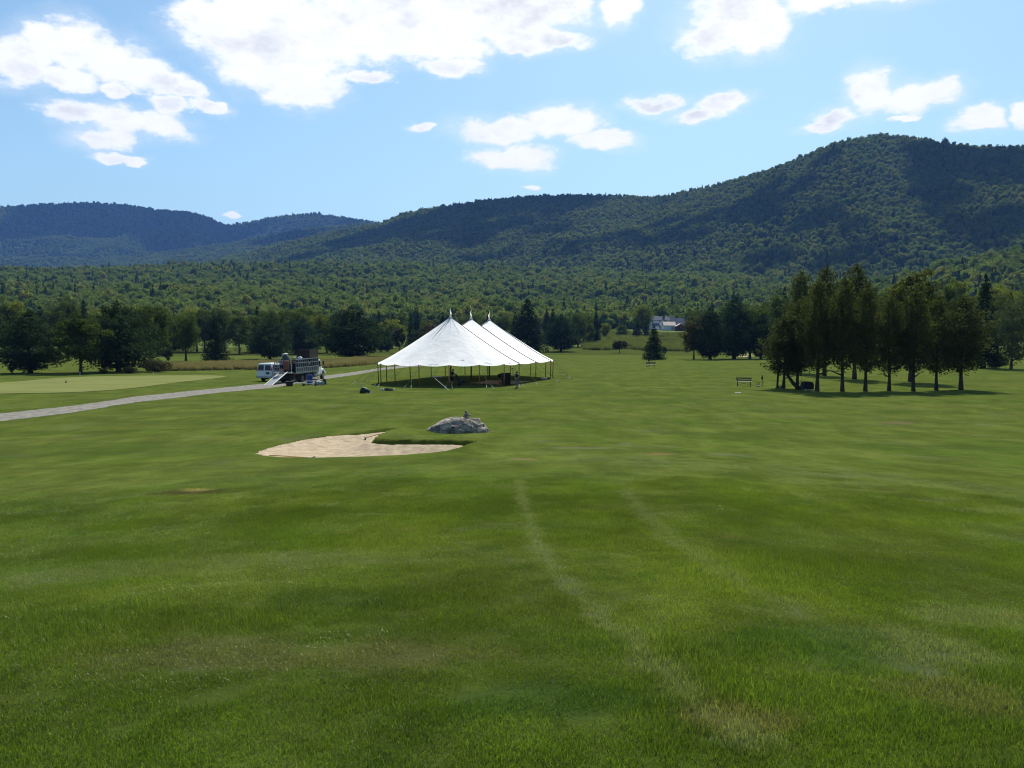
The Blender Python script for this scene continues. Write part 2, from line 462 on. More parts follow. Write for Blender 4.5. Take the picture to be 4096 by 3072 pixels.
# ---- lawn material (world position mottling, shared with the grass blades)
def lawn_color(n, pos, blades=False):
    """mottled mown grass: lush, dry and pale drifts at several sizes"""
    big = n.noise(pos, 0.055, 4, 0.6)
    med = n.noise(n.vmath('MULTIPLY', pos, (1, 0.45, 1)), 0.42, 5, 0.62)
    fine = n.noise(pos, 3.2, 5, 0.7)
    c = n.mix(n.ramp(big, 0.35, 0.65), (0.050, 0.078, 0.010), (0.067, 0.085, 0.013))
    c = n.mix(n.ramp(med, 0.38, 0.68), c, (0.082, 0.100, 0.019))
    c = n.mix(n.math('MULTIPLY', n.ramp(n.noise(pos, 0.9, 4, 0.65), 0.56, 0.72), 0.7), c, (0.034, 0.064, 0.009))
    c = n.mix(n.math('MULTIPLY', n.ramp(n.noise(n.vmath('ADD', pos, (31.0, 7.0, 0.0)), 0.30, 5, 0.7), 0.56, 0.70), 0.75), c, (0.088, 0.094, 0.046))
    c = n.mix(n.math('MULTIPLY', n.ramp(n.noise(n.vmath('ADD', pos, (3.0, 57.0, 0.0)), 0.8, 4, 0.7), 0.64, 0.74), 0.6), c, (0.115, 0.085, 0.040))
    c = n.mix(n.math('MULTIPLY_ADD', fine, 0.9, -0.25, clamp=True), c, (0.026, 0.040, 0.008))
    # drifts of thicker and thinner growth, darker and lighter as a whole
    tone = n.ramp(n.noise(n.vmath('ADD', n.vmath('MULTIPLY', pos, (1, 0.55, 1)), (11.0, 3.0, 0.0)), 0.55, 6, 0.72), 0.30, 0.70, 0.72, 1.30)
    tn = n.n('ShaderNodeCombineXYZ', inp={0: tone, 1: tone, 2: tone}).outputs[0]
    c = n.mix(1.0, c, tn, 'MULTIPLY')
    for (bx, by, rx, ry, k, w) in BARE:
        p = cast(bx, by); sx = 1 / rx; sy = 1 / ry
        l = n.vmath('LENGTH', n.vmath('MULTIPLY', n.vmath('MULTIPLY_ADD', pos, (sx, sy, 0.0), (-p.x * sx, -p.y * sy, 0.0)), (1.0, 1.0, 0.0)))
        l = n.math('ADD', l, n.math('MULTIPLY_ADD', n.noise(pos, 2.4, 5, 0.7), 2.0, -1.0))
        c = n.mix(n.math('MULTIPLY', n.ramp(l, 0.45, 1.15, 1.0, 0.0), w), c, k)
    # pale worn wheel tracks running down the slope
    flat = n.vmath('MULTIPLY', pos, (1.0, 1.0, 0.0))
    for trk, wd, st, tcol_ in TRACKS:
        q = [cast(*t) for t in trk]; dmin = None
        for a_, b_ in zip(q, q[1:]):
            ba = Vector((b_.x - a_.x, b_.y - a_.y, 0)); pa = n.vmath('SUBTRACT', flat, (a_.x, a_.y, 0.0))
            h = n.math('DIVIDE', n.vmath('DOT_PRODUCT', pa, tuple(ba)), ba.length_squared, clamp=True)
            hb = n.n('ShaderNodeVectorMath', operation='SCALE', inp={0: tuple(ba), 'Scale': h}).outputs[0]
            d_ = n.vmath('LENGTH', n.vmath('SUBTRACT', pa, hb))
            dmin = d_ if dmin is None else n.math('MINIMUM', dmin, d_)
        dmin = n.math('ADD', dmin, n.math('MULTIPLY_ADD', n.noise(pos, 2.2, 6, 0.8), wd * 6.0, -wd * 2.8))
        c = n.mix(n.math('MULTIPLY', n.ramp(dmin, wd * 0.2, wd * 1.3, 1.0, 0.0), st), c, tcol_)
    return c
PALE = (0.125, 0.130, 0.082)
TRACKS = [([(518, 482), (524, 505), (532, 530), (548, 562), (572, 592), (604, 622), (640, 652), (684, 690), (738, 740)], 0.15, 0.50, PALE), ([(625, 490), (640, 508), (662, 530), (700, 560), (748, 588), (800, 612)], 0.20, 0.36, PALE), ([(-60, 438), (60, 434), (160, 430), (260, 427), (360, 423)], 0.30, 0.65, (0.032, 0.052, 0.009)), ([(-20, 468), (180, 470), (330, 466), (470, 461), (560, 455), (700, 447)], 0.22, 0.5, (0.036, 0.058, 0.010))]
BARE = [(190, 493, 1.0, 0.6, (0.05, 0.04, 0.02), .9), (197, 491, 0.35, 0.3, (0.22, 0.17, 0.10), .8), (587, 448, 1.5, 0.45, (0.13, 0.115, 0.075), .7), (525, 459, 0.55, 0.35, (0.15, 0.085, 0.055), .9),
        (658, 454, 0.7, 0.3, (0.16, 0.085, 0.045), .9), (898, 423, 1.3, 0.8, (0.10, 0.075, 0.04), .9), (735, 722, 0.32, 0.24, (0.115, 0.090, 0.055), .6),
        (260, 560, 1.6, 0.5, PALE, .3), (100, 575, 1.6, 0.5, PALE, .3), (190, 655, 0.8, 0.4, (0.085, 0.075, 0.04), .5),
        (900, 650, 0.7, 0.5, PALE, .5), (985, 620, 0.6, 0.5, PALE, .45), (960, 700, 0.5, 0.35, (0.10, 0.085, 0.05), .5), (330, 600, 0.8, 0.5, (0.025, 0.045, 0.008), .6), (820, 640, 0.6, 0.4, (0.030, 0.062, 0.011), .6),
        (845, 660, 0.4, 0.3, (0.030, 0.062, 0.011), .6), (380, 655, 0.9, 0.35, (0.10, 0.08, 0.04), .4), (540, 700, 0.6, 0.3, (0.022, 0.05, 0.01), .6), (60, 620, 0.8, 0.6, (0.034, 0.058, 0.01), .5)]
def make_lawn_mat():
    m = bpy.data.materials.new('lawn_grass'); m.use_nodes = True
    t = m.node_tree; t.nodes.clear(); n = NT(t)
    pos = n.n('ShaderNodeNewGeometry').outputs['Position']
    c = lawn_color(n, pos)
    ln = n.vmath('LENGTH', pos)
    # soil between the blades close by, where the blades themselves are geometry
    c = n.mix(n.ramp(ln, 7.0, 20.0, 0.35, 0.0), c, (0.022, 0.028, 0.009))
    # closely mown fairway beyond the rough is paler; mowing passes run across it
    st = n.math('SINE', n.math('MULTIPLY', n.n('ShaderNodeSeparateXYZ', inp={0: n.vmath('ADD', pos, n.vmath('MULTIPLY', n.noise(pos, 0.03, 2, 0.5, out=1), (9.0, 9.0, 0.0)))}).outputs[1], 0.85))
    c = n.mix(n.math('MULTIPLY', n.ramp(st, -0.6, 0.6), n.ramp(ln, 30.0, 60.0, 0.0, 0.28)), c, (0.080, 0.092, 0.022))
    # horizontal streaks of longer grass on the far lawn
    sn = n.noise(n.vmath('MULTIPLY', pos, (0.05, 0.22, 1)), 1.0, 5, 0.65)
    c = n.mix(n.math('MULTIPLY', n.ramp(sn, 0.48, 0.70), n.ramp(ln, 18.0, 40.0, 0.0, 0.7)), c, (0.036, 0.055, 0.011))
    d = n.n('ShaderNodeBsdfDiffuse', inp={0: c})
    bh = n.math('ADD', n.noise(pos, 22.0, 4, 0.7), n.math('MULTIPLY', n.noise(pos, 2.5, 4, 0.6), 2.0))
    b = n.n('ShaderNodeBump', inp={'Height': bh, 'Strength': 0.5, 'Distance': 0.06})
    t.links.new(b.outputs[0], d.inputs['Normal'])
    # sheen of thousands of backlit blades
    s = n.n('ShaderNodeBsdfSheen', inp={0: (0.42, 0.48, 0.16, 1), 1: 0.4})
    t.links.new(b.outputs[0], s.inputs['Normal'])
    mx = n.n('ShaderNodeAddShader', inp={0: d.outputs[0], 1: n.n('ShaderNodeMixShader', inp={0: 0.16, 1: n.n('ShaderNodeBsdfDiffuse', inp={0: (0, 0, 0, 1)}).outputs[0], 2: s.outputs[0]}).outputs[0]})
    n.n('ShaderNodeOutputMaterial', inp={0: mx.outputs[0]})
    return m
lawn_m = make_lawn_mat()
V, F = polar(rs_l, PH, z_ground)
lawn = link('lawn', np_mesh('lawn', V, F, [lawn_m], smooth=True)); struct(lawn, 'structure', 'mown golf course lawn falling gently away from the camera')
# ---- hills
hill_m = leaf_mat('forest_floor', (0.010, 0.020, 0.008), (0.028, 0.045, 0.014), 0.0, 0.0, 0.05)
ph_h = np.concatenate([np.radians(np.arange(-50, 50.01, 0.4)), np.radians(np.arange(56, 305, 6.0)), [np.radians(310)]])
rs_h = np.concatenate([np.geomspace(228, 700, 70)[:-1], np.geomspace(700, 5600, 170)])
meadow_m = bpy.data.materials.new('meadow_grass'); meadow_m.use_nodes = True
_t = meadow_m.node_tree; _t.nodes.clear(); _n = NT(_t)
_pos = _n.n('ShaderNodeNewGeometry').outputs['Position']
_r = _n.vmath('LENGTH', _n.vmath('MULTIPLY', _pos, (1, 1, 0)))
_c = _n.mix(_n.ramp(_n.noise(_pos, 0.12, 5, 0.65), 0.35, 0.65), (0.060, 0.092, 0.020), (0.125, 0.155, 0.045))
_c = _n.mix(_n.ramp(_r, 470, 540), _c, _n.mix(_n.noise(_pos, 0.08, 4), (0.010, 0.020, 0.008), (0.028, 0.045, 0.014)))
_c = _n.mix(_n.ramp(_r, 300, 330), (0.052, 0.066, 0.014), _c)
_n.n('ShaderNodeOutputMaterial', inp={0: _n.n('ShaderNodeBsdfDiffuse', inp={0: _c}).outputs[0]})
def z_hills(x, y):
    r = np.hypot(x, y)
    return z_base(x, y) - np.clip((236 - r) / 8, 0, 1) * 0.8
V, F = polar(rs_h, ph_h, z_hills)
hills = link('hills', np_mesh('hills', V, F, [meadow_m], smooth=True)); struct(hills, 'structure', 'valley side and forested mountains rising behind the golf course')
# ---- sand bunker
gx, gy = np.meshgrid(np.arange(-13, 1.6, 0.1), np.arange(22.5, 46, 0.1), indexing='ij')
fx, fy = gx.ravel(), gy.ravel()
keep = pt_in(BUNKER, fx, fy) | (pdist(BUNKER, fx, fy) < 0.35)
Z = z_sand(fx, fy)
n0, n1_ = gx.shape
ii, jj = np.meshgrid(np.arange(n0 - 1), np.arange(n1_ - 1), indexing='ij'); a = (ii * n1_ + jj).ravel()
Fq = np.stack([a, a + n1_, a + n1_ + 1, a + 1], 1)
Fq = Fq[keep[Fq].all(1)]
used, inv = np.unique(Fq, return_inverse=True)
sand_m = mat('sand', (0.33, 0.265, 0.18), 0.95, var=0.22, scale=3.0, spec=0.05, bump=0.6)
bunker = link('sand_bunker', np_mesh('sand_bunker', np.stack([fx, fy, Z], 1)[used], inv.reshape(-1, 4), [sand_m], smooth=True)); struct(bunker, 'structure', 'pale sand bunker curling round a grassy lip below the boulder')
# ---- sheets lying on the lawn
def sheet(name, poly, m, off, step, label):
    xs = [p[0] for p in poly]; ys = [p[1] for p in poly]
    bm = bmesh.new()
    f = bm.faces.new([bm.verts.new((p[0], p[1], 0)) for p in poly])
    for ax, lo, hi in ((Vector((1, 0, 0)), min(xs), max(xs)), (Vector((0, 1, 0)), min(ys), max(ys))):
        t = lo + step
        while t < hi:
            bmesh.ops.bisect_plane(bm, geom=bm.verts[:] + bm.edges[:] + bm.faces[:], plane_co=ax * t, plane_no=ax)
            t += step
    bmesh.ops.triangulate(bm, faces=bm.faces[:])
    c = np.array([v.co[:] for v in bm.verts]); zz = z_base(c[:, 0], c[:, 1])
    for v, z in zip(bm.verts, zz): v.co.z = z + off
    bmesh.ops.recalc_face_normals(bm, faces=bm.faces[:])
    me = bpy.data.meshes.new(name); bm.to_mesh(me); bm.free()
    me.materials.append(m)
    o = link(name, me); struct(o, 'structure', label); return o
def smooth_poly(p, it=2):
    for _ in range(it):
        q = []
        for i in range(len(p)):
            a, b = Vector(p[i]), Vector(p[(i + 1) % len(p)])
            q += [tuple(a * .75 + b * .25), tuple(a * .25 + b * .75)]
        p = q
    return p
r3 = lambda zx, zy: (zx * .4973 / 4, (1150 + zy * .4973) / 4)
green_poly = [tuple(cast(*r3(*p))[:2]) for p in [(-500, 800), (-200, 785), (0, 768), (350, 738), (640, 720), (1000, 712), (1300, 709), (1650, 707), (1790, 711), (1830, 718), (1780, 727), (1680, 739), (1400, 768), (1000, 820), (700, 840), (500, 848), (250, 852), (0, 856), (-300, 860), (-600, 850)]]
green_m = bpy.data.materials.new('putting_green'); green_m.use_nodes = True
_t = green_m.node_tree; _t.nodes.clear(); _n = NT(_t)
_pos = _n.n('ShaderNodeNewGeometry').outputs['Position']
_c = _n.mix(_n.ramp(_n.noise(_n.vmath('MULTIPLY', _pos, (0.3, 1, 1)), 0.5, 4), 0.3, 0.7), (0.128, 0.142, 0.048), (0.155, 0.168, 0.060))
_n.n('ShaderNodeOutputMaterial', inp={0: _n.n('ShaderNodeBsdfDiffuse', inp={0: _c}).outputs[0]})
sheet('putting_green', smooth_poly(green_poly), green_m, 0.03, 3.0, 'pale close-mown putting green left of the gravel path')
up = [(-60, 421), (0, 413.8), (68, 406.5), (137, 396.5), (205, 389.5), (263, 383.8), (326.6, 375.6), (355, 371.9), (383.6, 367.6), (413, 364.9), (470, 361.8)]
lo = [(-60, 430), (0, 421.3), (68, 413.3), (137, 402.3), (205, 394.3), (270, 388.2), (326.6, 379.0), (355, 375.0), (383.6, 369.9), (413, 366.7), (470, 363.0)]
pu = [cast(*p) for p in up]; pl = [cast(*p) for p in lo]
def dens(pts, k=14, jit=0.13):
    o = []
    for i in range(len(pts) - 1):
        for j in range(k):
            p = pts[i].lerp(pts[i + 1], j / k); o.append((p.x + random.uniform(-jit, jit), p.y + random.uniform(-jit, jit)))
    o.append(tuple(pts[-1][:2])); return o
gravel_m = mat('gravel', (0.172, 0.162, 0.138), 0.95, var=0.30, scale=2.3, spec=0.05, bump=0.5)
A, Bp = dens(pu), dens(pl)
bmv = []; bmf = []
for i, (p, q) in enumerate(zip(A, Bp)):
    for s in range(5):
        x_, y_ = p[0] + (q[0] - p[0]) * s / 4, p[1] + (q[1] - p[1]) * s / 4
        bmv.append((x_, y_, ground_at(x_, y_) + 0.02 + (0.03 if 0 < s < 4 else -0.01)))
for i in range(len(A) - 1):
    for s in range(4):
        a = i * 5 + s; bmf.append((a, a + 1, a + 6, a + 5))
b = B(); b.add(bmv, bmf); path = b.make('gravel_path', gravel_m, smooth=True); struct(path, 'structure', 'grey gravel cart path crossing the lawn to the truck and the tent')
# ---------------------------------------------------------------- foliage
def leaf_quads(C, size, g, up=0.25, aspect=0.6, bias=None):
    """one small quad per centre, randomly turned, leaning a little to face up and outwards"""
    N = len(C)
    nrm = g.normal(size=(N, 3)); nrm /= np.linalg.norm(nrm, axis=1, keepdims=True)
    nrm[:, 2] += up
    if bias is not None: nrm += bias
    nrm /= np.linalg.norm(nrm, axis=1, keepdims=True) + 1e-9
    a = g.normal(size=(N, 3)); u = a - nrm * (a * nrm).sum(1, keepdims=True); u /= np.linalg.norm(u, axis=1, keepdims=True) + 1e-9
    v = np.cross(nrm, u)
    s = (size * g.uniform(0.6, 1.35, N))[:, None]
    u = u * s * 0.5; v = v * s * 0.5 * aspect
    V = np.stack([C - u, C - v * 1.0, C + u, C + v * 1.0], 1).reshape(-1, 3)   # a rhombus reads as a leaf spray
    F = np.arange(4 * N).reshape(-1, 4)
    return V, F
def crown_round(h, w, n, seed, base=0.18, nc=90, leaf=0.34, irr=0.25, clump=0.16, flat=1.0, gap=0.0):
    g = np.random.default_rng(seed)
    ch = h * (1 - base); cz = h * base + ch * 0.5
    d = g.normal(size=(nc, 3)); d /= np.linalg.norm(d, axis=1, keepdims=True)
    rad = g.uniform(0.45, 1.0, nc) ** 0.5
    lob = 1 + irr * g.uniform(-1, 1, nc)
    cc = d * (rad * lob)[:, None] * np.array([w * 0.40, w * 0.40, ch * 0.42])
    low = cc[:, 2] < -ch * .2
    cc[low, :2] *= 0.85
    cc[:, 2] += cz
    k = g.integers(0, nc, n)
    r = g.normal(size=(n, 3)); r /= np.linalg.norm(r, axis=1, keepdims=True)
    cr = (w * clump * g.uniform(0.6, 1.25, nc))[k]
    C = cc[k] + r * (cr * g.uniform(0.35, 1.0, n) ** 0.6)[:, None] * np.array([1, 1, 0.72 * flat])
    out = C - np.array([0, 0, cz]); out /= np.linalg.norm(out, axis=1, keepdims=True) + 1e-6
    C[:, 2] = np.maximum(C[:, 2], h * base * 0.6)
    return leaf_quads(C, leaf, g, 0.35, 0.7, out * 0.5 + r * 0.5)
def crown_conifer(h, w, n, seed, base=0.1, prof=None, tiers=22, per=7, droop=0.1, leaf=0.3, pad=0.16, thick=0.035, ragged=0.2, up=0.3):
    g = np.random.default_rng(seed)
    C = []; tot = []
    specs = []
    for i in range(tiers):
        t = (i + g.uniform(-0.3, 0.3)) / tiers; t = min(max(t, 0), 0.985)
        for j in range(per + int(2 * (1 - t))):
            L = w * 0.5 * prof(t) * g.uniform(1 - ragged, 1 + ragged * 0.55)
            specs.append((t, (j + g.uniform(-.4, .4)) / per * 2 * math.pi + i * 2.4, max(L, w * 0.03)))
    Ls = np.array([s[2] for s in specs]) ** 1.35; cnt = np.maximum(5, (n * Ls / Ls.sum()).astype(int))
    for (t, a, L), c in zip(specs, cnt):
        s = g.uniform(0.12, 1.0, c) ** 0.75
        z0 = h * (base + (1 - base) * t)
        x = s * L; side = g.normal(size=c) * pad * L * (1.15 - s * 0.75) + g.normal(size=c) * 0.05
        z = z0 - droop * L * s + (0.16 * L) * s ** 3 * (1 if droop < .3 else 0.3) + g.normal(size=c) * (thick * h * 0.35 + 0.06 * L)
        C.append(np.stack([x * math.cos(a) - side * math.sin(a), x * math.sin(a) + side * math.cos(a), z], 1))
    C = np.concatenate(C)
    top = np.stack([g.normal(size=30) * 0.05 * w, g.normal(size=30) * 0.05 * w, h * g.uniform(0.94, 1.0, 30)], 1); top[:, :2] *= ((h - top[:, 2]) / (0.06 * h))[:, None]
    C = np.concatenate([C, top])
    out = C * np.array([1, 1, 0]); out /= np.linalg.norm(out, axis=1, keepdims=True) + 1e-6
    return leaf_quads(C, leaf, g, up, 0.55, out * 0.35), specs
P_PINE = lambda t: (0.62 + 0.38 * min(1, t / 0.22)) * (1 - max(0, (t - 0.2) / 0.8) ** 1.9) * (0.85 + 0.3 * abs(math.sin(t * 17)))
P_SPRUCE = lambda t: (1 - t) ** 0.72 * (0.85 + 0.25 * abs(math.sin(t * 23))) + 0.02
P_CEDAR = lambda t: (0.66 + 0.34 * min(1, t / 0.16)) * (1 - max(0, (t - 0.15) / 0.85) ** 2.7) * (0.88 + 0.22 * math.sin(t * 31)) + 0.05
def trunk_geo(h, r, b_h, seed, limbs=5, lean=0.0, w=3.0, specs=None, base=0.2):
    g = random.Random(seed); b = B()
    pts = []; rad = []
    for i in range(8):
        t = i / 7
        pts.append((lean * t + 0.03 * h * math.sin(t * 3 + seed) * t, 0.02 * h * math.cos(t * 4 + seed) * t, h * b_h * t))
        rad.append(r * (1.45 - 0.45 * min(1, t * 8) if t < 0.13 else 1.0 - 0.8 * t))
    pts.insert(0, (0, 0, -0.15)); rad.insert(0, r * 1.55)
    b.tube(pts, rad, 8)
    for i in range(limbs):
        t = base + (b_h - base) * (i + g.random()) / limbs * 0.85
        a = g.random() * 6.28; L = w * 0.42 * (1 - t * 0.6)
        z = h * t; k = 0.6 * r * (1 - t)
        x0 = lean * t / max(b_h, .01)
        b.tube([(x0, 0, z), (x0 + math.cos(a) * L * .5, math.sin(a) * L * .5, z + 0.16 * L + 0.1), (x0 + math.cos(a) * L, math.sin(a) * L, z + 0.5 * L * g.uniform(.1, .8))], [k, k * .6, k * .2], 5)
    return b
bark_m = mat('bark', (0.060, 0.048, 0.036), 0.95, var=0.4, scale=3.0, spec=0.05, bump=0.8)
bark2_m = mat('pale_bark', (0.085, 0.078, 0.062), 0.95, var=0.4, scale=3.0, spec=0.05, bump=0.8)
lm_pine = leaf_mat('pine_needles', (0.016, 0.029, 0.015), (0.062, 0.092, 0.042), 0.25, 0.25, 0.9, tcol=(.9, 1.1, .6))
lm_spruce = leaf_mat('spruce_needles', (0.014, 0.026, 0.014), (0.044, 0.062, 0.028), 0.18, 0.25, 0.9)
lm_cedar = leaf_mat('cedar_sprays', (0.040, 0.048, 0.018), (0.105, 0.110, 0.042), 0.36, 0.2, 1.0)
lm_maple = leaf_mat('maple_leaves', (0.032, 0.050, 0.014), (0.115, 0.145, 0.040), 0.42, 0.35, 0.6)
lm_lush = leaf_mat('yellow_green_leaves', (0.075, 0.095, 0.018), (0.190, 0.195, 0.040), 0.52, 0.3, 0.6)  # yellow-green is the foliage's own colour
lm_silver = leaf_mat('silvery_leaves', (0.045, 0.060, 0.026), (0.120, 0.140, 0.065), 0.26, 0.3, 0.7)
lm_dark = leaf_mat('dark_glossy_leaves', (0.010, 0.017, 0.006), (0.032, 0.042, 0.012), 0.12, 0.2, 0.7, gloss=0.01)
lm_bronze = leaf_mat('bronze_leaves', (0.030, 0.030, 0.010), (0.110, 0.085, 0.024), 0.30, 0.2, 0.7, gloss=0.008)
PROTO = {}
def proto(key, h, w, geo, leafm, trunk, barkm=bark_m):
    V, Fc = geo
    cm = np_mesh('crown_' + key, V, Fc, [leafm])
    tm_ = bpy.data.meshes.new('trunk_' + key); tm_.from_pydata(trunk.v, [], trunk.f); tm_.materials.append(barkm); tm_.shade_smooth()
    PROTO[key] = (h, w, cm, tm_)
for i, s in enumerate((1, 2, 3)):
    proto('pine%d' % i, 12, 9.5, crown_conifer(12, 9.5, 14000, s, base=0.09, prof=P_PINE, tiers=17, per=6, droop=0.05, leaf=0.36, pad=0.22, thick=0.035, ragged=0.32, up=0.5)[0], lm_pine, trunk_geo(12, 0.30, 0.93, s, 9, w=9, base=0.1))
    proto('spruce%d' % i, 12, 5.2, crown_conifer(12, 5.2, 7500, 10 + s, base=0.08, prof=P_SPRUCE, tiers=26, per=8, droop=0.35, leaf=0.30, pad=0.18, thick=0.025, ragged=0.34)[0], lm_spruce, trunk_geo(12, 0.24, 0.95, s, 4, w=4, base=0.1))
    proto('cedar%d' % i, 10.5, 3.6, crown_conifer(10.5, 3.6, 9000, 20 + s, base=0.20, prof=P_CEDAR, tiers=24, per=6, droop=-0.45, leaf=0.21, pad=0.22, thick=0.05, ragged=0.42, up=0.2)[0], lm_cedar, trunk_geo(10.5, 0.155, 0.95, s, 8, w=5, base=0.13))
    proto('maple%d' % i, 12, 9, crown_round(12, 9, 9500, 30 + s, 0.12, 80, 0.34, 0.28), lm_maple, trunk_geo(12, 0.26, 0.8, s, 7, w=7, base=0.2))
    proto('lush%d' % i, 12, 9, crown_round(12, 9, 9000, 40 + s, 0.12, 70, 0.36, 0.28), lm_lush, trunk_geo(12, 0.26, 0.8, s, 7, w=7, base=0.2))
proto('silver0', 10, 9, crown_round(10, 9, 11000, 51, 0.10, 70, 0.26, 0.35), lm_silver, trunk_geo(10, 0.16, 0.85, 3, 9, w=8, base=0.1), bark2_m)
proto('bronze0', 12, 7, crown_round(12, 7, 9000, 52, 0.14, 90, 0.30, 0.35), lm_bronze, trunk_geo(12, 0.2, 0.85, 5, 7, w=6, base=0.15))
proto('oval0', 8, 4, crown_round(8, 4, 6000, 53, 0.16, 80, 0.22, 0.08, 0.15), lm_dark, trunk_geo(8, 0.13, 0.6, 6, 3, w=2, base=0.2))
proto('chestnut0', 14, 8, crown_round(14, 8, 11000, 54, 0.16, 110, 0.34, 0.16, 0.13), leaf_mat('chestnut_leaves', (0.030, 0.036, 0.008), (0.150, 0.150, 0.030), 0.42, 0.1, 0.45, gloss=0.008), trunk_geo(14, 0.3, 0.8, 7, 7, w=6, base=0.2))
proto('apple0', 4, 5.5, crown_round(4, 5.5, 5000, 55, 0.26, 50, 0.20, 0.3, 0.14), lm_dark, trunk_geo(4, 0.12, 0.7, 8, 6, w=4, base=0.25))
proto('shrub0', 2, 3.2, crown_round(2, 3.2, 3500, 56, 0.0, 40, 0.16, 0.3, 0.18), leaf_mat('shrub_leaves', (0.040, 0.045, 0.016), (0.105, 0.095, 0.045), 0.2, 0.3, 1.2), trunk_geo(2, 0.05, 0.6, 9, 5, w=2, base=0.1))
proto('bush0', 5, 5, crown_round(5, 5, 5000, 57, 0.02, 50, 0.24, 0.22, 0.17), lm_maple, trunk_geo(5, 0.1, 0.6, 10, 5, w=3, base=0.1))
TREES = []
def tree(key, px, py, hpx, wpx, label, name=None, cat='tree', group=None, lean=0.0, p=None, rz=None):
    """a tree whose foot stands where the photograph shows it; hpx and wpx are its size in the picture"""
    if p is None: p = cast(px, py)
    D = p.y
    k = D / FPX
    h0, w0, cm, tmsh = PROTO[key]
    H, Wd = hpx * k, wpx * k
    nm = name or {'pine': 'pine_tree', 'spruce': 'spruce_tree', 'cedar': 'cedar_tree', 'maple': 'maple_tree', 'lush': 'leafy_tree', 'silver': 'willow_tree', 'bronze': 'beech_tree', 'oval': 'oval_tree', 'chestnut': 'chestnut_tree', 'apple': 'apple_tree', 'shrub': 'shrub', 'bush': 'bush'}[key.rstrip('0123456789')]
    e = thing(nm, label, cat, (p.x, p.y, p.z - 0.05), rz if rz is not None else random.uniform(0, 6.28), group)
    s = (Wd / w0, Wd / w0, H / h0)
    link('crown', cm, e, scale=s)
    ts = max(0.6, min(1.6, (Wd / w0 + H / h0) / 2))
    link('trunk', tmsh, e, scale=(ts, ts, H / h0))
    e['_r'] = D
    TREES.append((p.x, p.y, Wd))
    return e
G4 = lambda x, y: ((2900 + x * .5407) / 4, (1000 + y * .5407) / 4)
# left side of the lawn, nearest first
tree('pine0', 30.5, 373.3, 65, 70, 'dark bushy pine with low boughs at the far left edge behind the putting green')
tree('maple1', 80.8, 373.9, 60, 56, 'dark round tree leafy to the ground, between the two big pines left of the green', name='leafy_tree')
tree('pine1', 118.5, 372, 72, 76, 'tallest broad black-green pine behind the putting green, brown shrub at its foot')
tree('maple0', 150, 363.5, 66, 52, 'tall full maple right behind the brown shrub')
tree('maple2', 186, 361, 51, 32, 'rounded maple next right of the tall full one, its leaves olive')
tree('spruce0', 215.7, 361.5, 45, 28, 'narrow dark spruce on a bare trunk in the rough grass, left of the van')
tree('oval0', 168.5, 363.3, 15, 10, 'small dark clipped oval tree standing before the maples left of the spruce', name='small_tree')
tree('pine2', 270, 359.2, 41, 44, 'broad dark pine on a straight trunk behind the white van')
tree('pine0', 303, 354.5, 37, 44, 'dark pine standing right behind the stake truck', rz=2.0)
tree('spruce1', 320, 346, 17, 11, 'small dark spruce in the gap between the truck pine and the wide pine')
tree('pine1', 352, 359.3, 54, 68, 'widest dark pine, its lowest boughs sweeping the tan grass left of the tent', rz=4.1)
tree('pine2', 381, 351.8, 27, 13, 'slim pine with forked trunks, left of the yellow-leaved tree', rz=1.0)
tree('pine0', 387.5, 351.8, 24, 12, 'slim pine leaning against the yellow-leaved tree, left of the oval tree', rz=3.0)
tree('lush0', 392, 348.5, 30, 29, 'yellow-green spreading tree above the dark oval tree left of the tent', name='maple_tree')
tree('oval0', 399.8, 353.3, 27, 14, 'neat dark oval tree on a thin trunk left of the tent peak')
tree('spruce2', 411, 351, 34, 15, 'dark spruce right of the oval tree, beside the tent roof')
tree('bronze0', 431, 352.5, 32, 24, 'dark round tree with bronze-lit top directly behind the left slope of the tent')
# right of the tent
tree('spruce0', 527, 352.5, 54, 46, 'biggest dark spruce, rising behind the right shoulder of the tent', rz=0.7)
tree('pine1', 561, 351.6, 38, 38, 'open-branched pine on the mown lawn, right of the big spruce by the tent')
tree('maple2', 578, 347, 37, 22, 'tall dull-green tree between the open-branched pine and the meadow', rz=2)
tree('maple1', 589, 346, 25, 14, 'lower bushy tree at the left edge of the meadow', name='leafy_tree')
tree('lush1', 605.7, 339.5, 18, 11, 'small light green tree growing out of the meadow left of the house', name='young_tree')
tree('bush0', 622, 337.5, 13, 15, 'dark rounded bush in the meadow, right of the small light green tree', cat='bush')
tree('apple0', 619.4, 352.9, 13, 18, 'small wide apple tree alone on the mown lawn before the meadow')
tree('lush2', 643, 332.0, 27, 25, 'bright yellow-green maple left of the white house', name='maple_tree')
tree('spruce1', 637, 338.5, 18, 12, 'dark pointed spruce under the bright maple, farther from the house')
tree('spruce2', 646, 338.0, 17, 10, 'dark pointed spruce under the bright maple, touching the white house')
tree('spruce0', 653.8, 359.7, 35, 24, 'dark pine standing in front of the white house, behind the far bench', rz=5)
tree('oval0', 664.8, 355.6, 9.5, 5, 'tiny dark clipped bush just right of the pine in front of the house', name='small_bush', cat='bush')
tree('oval0', 686.3, 352.6, 7, 5, 'tiny dark clipped bush under the bronze-leaved tree', name='small_bush', cat='bush')
tree('bronze0', 693.7, 359.5, 43, 26, 'bronze-leaved tree hiding the right end of the red shed')
tree('silver0', 701, 349, 41, 19, 'pale olive tree rising right behind the blue roofed wing of the house', name='leafy_tree')
tree('pine2', 710, 359.6, 53, 40, 'tall dark pine next right of the bronze-leaved tree', rz=1.5)
tree('pine0', 734, 359.0, 64, 46, 'tallest black pine of the row right of the house, on a thick trunk', rz=0.4)
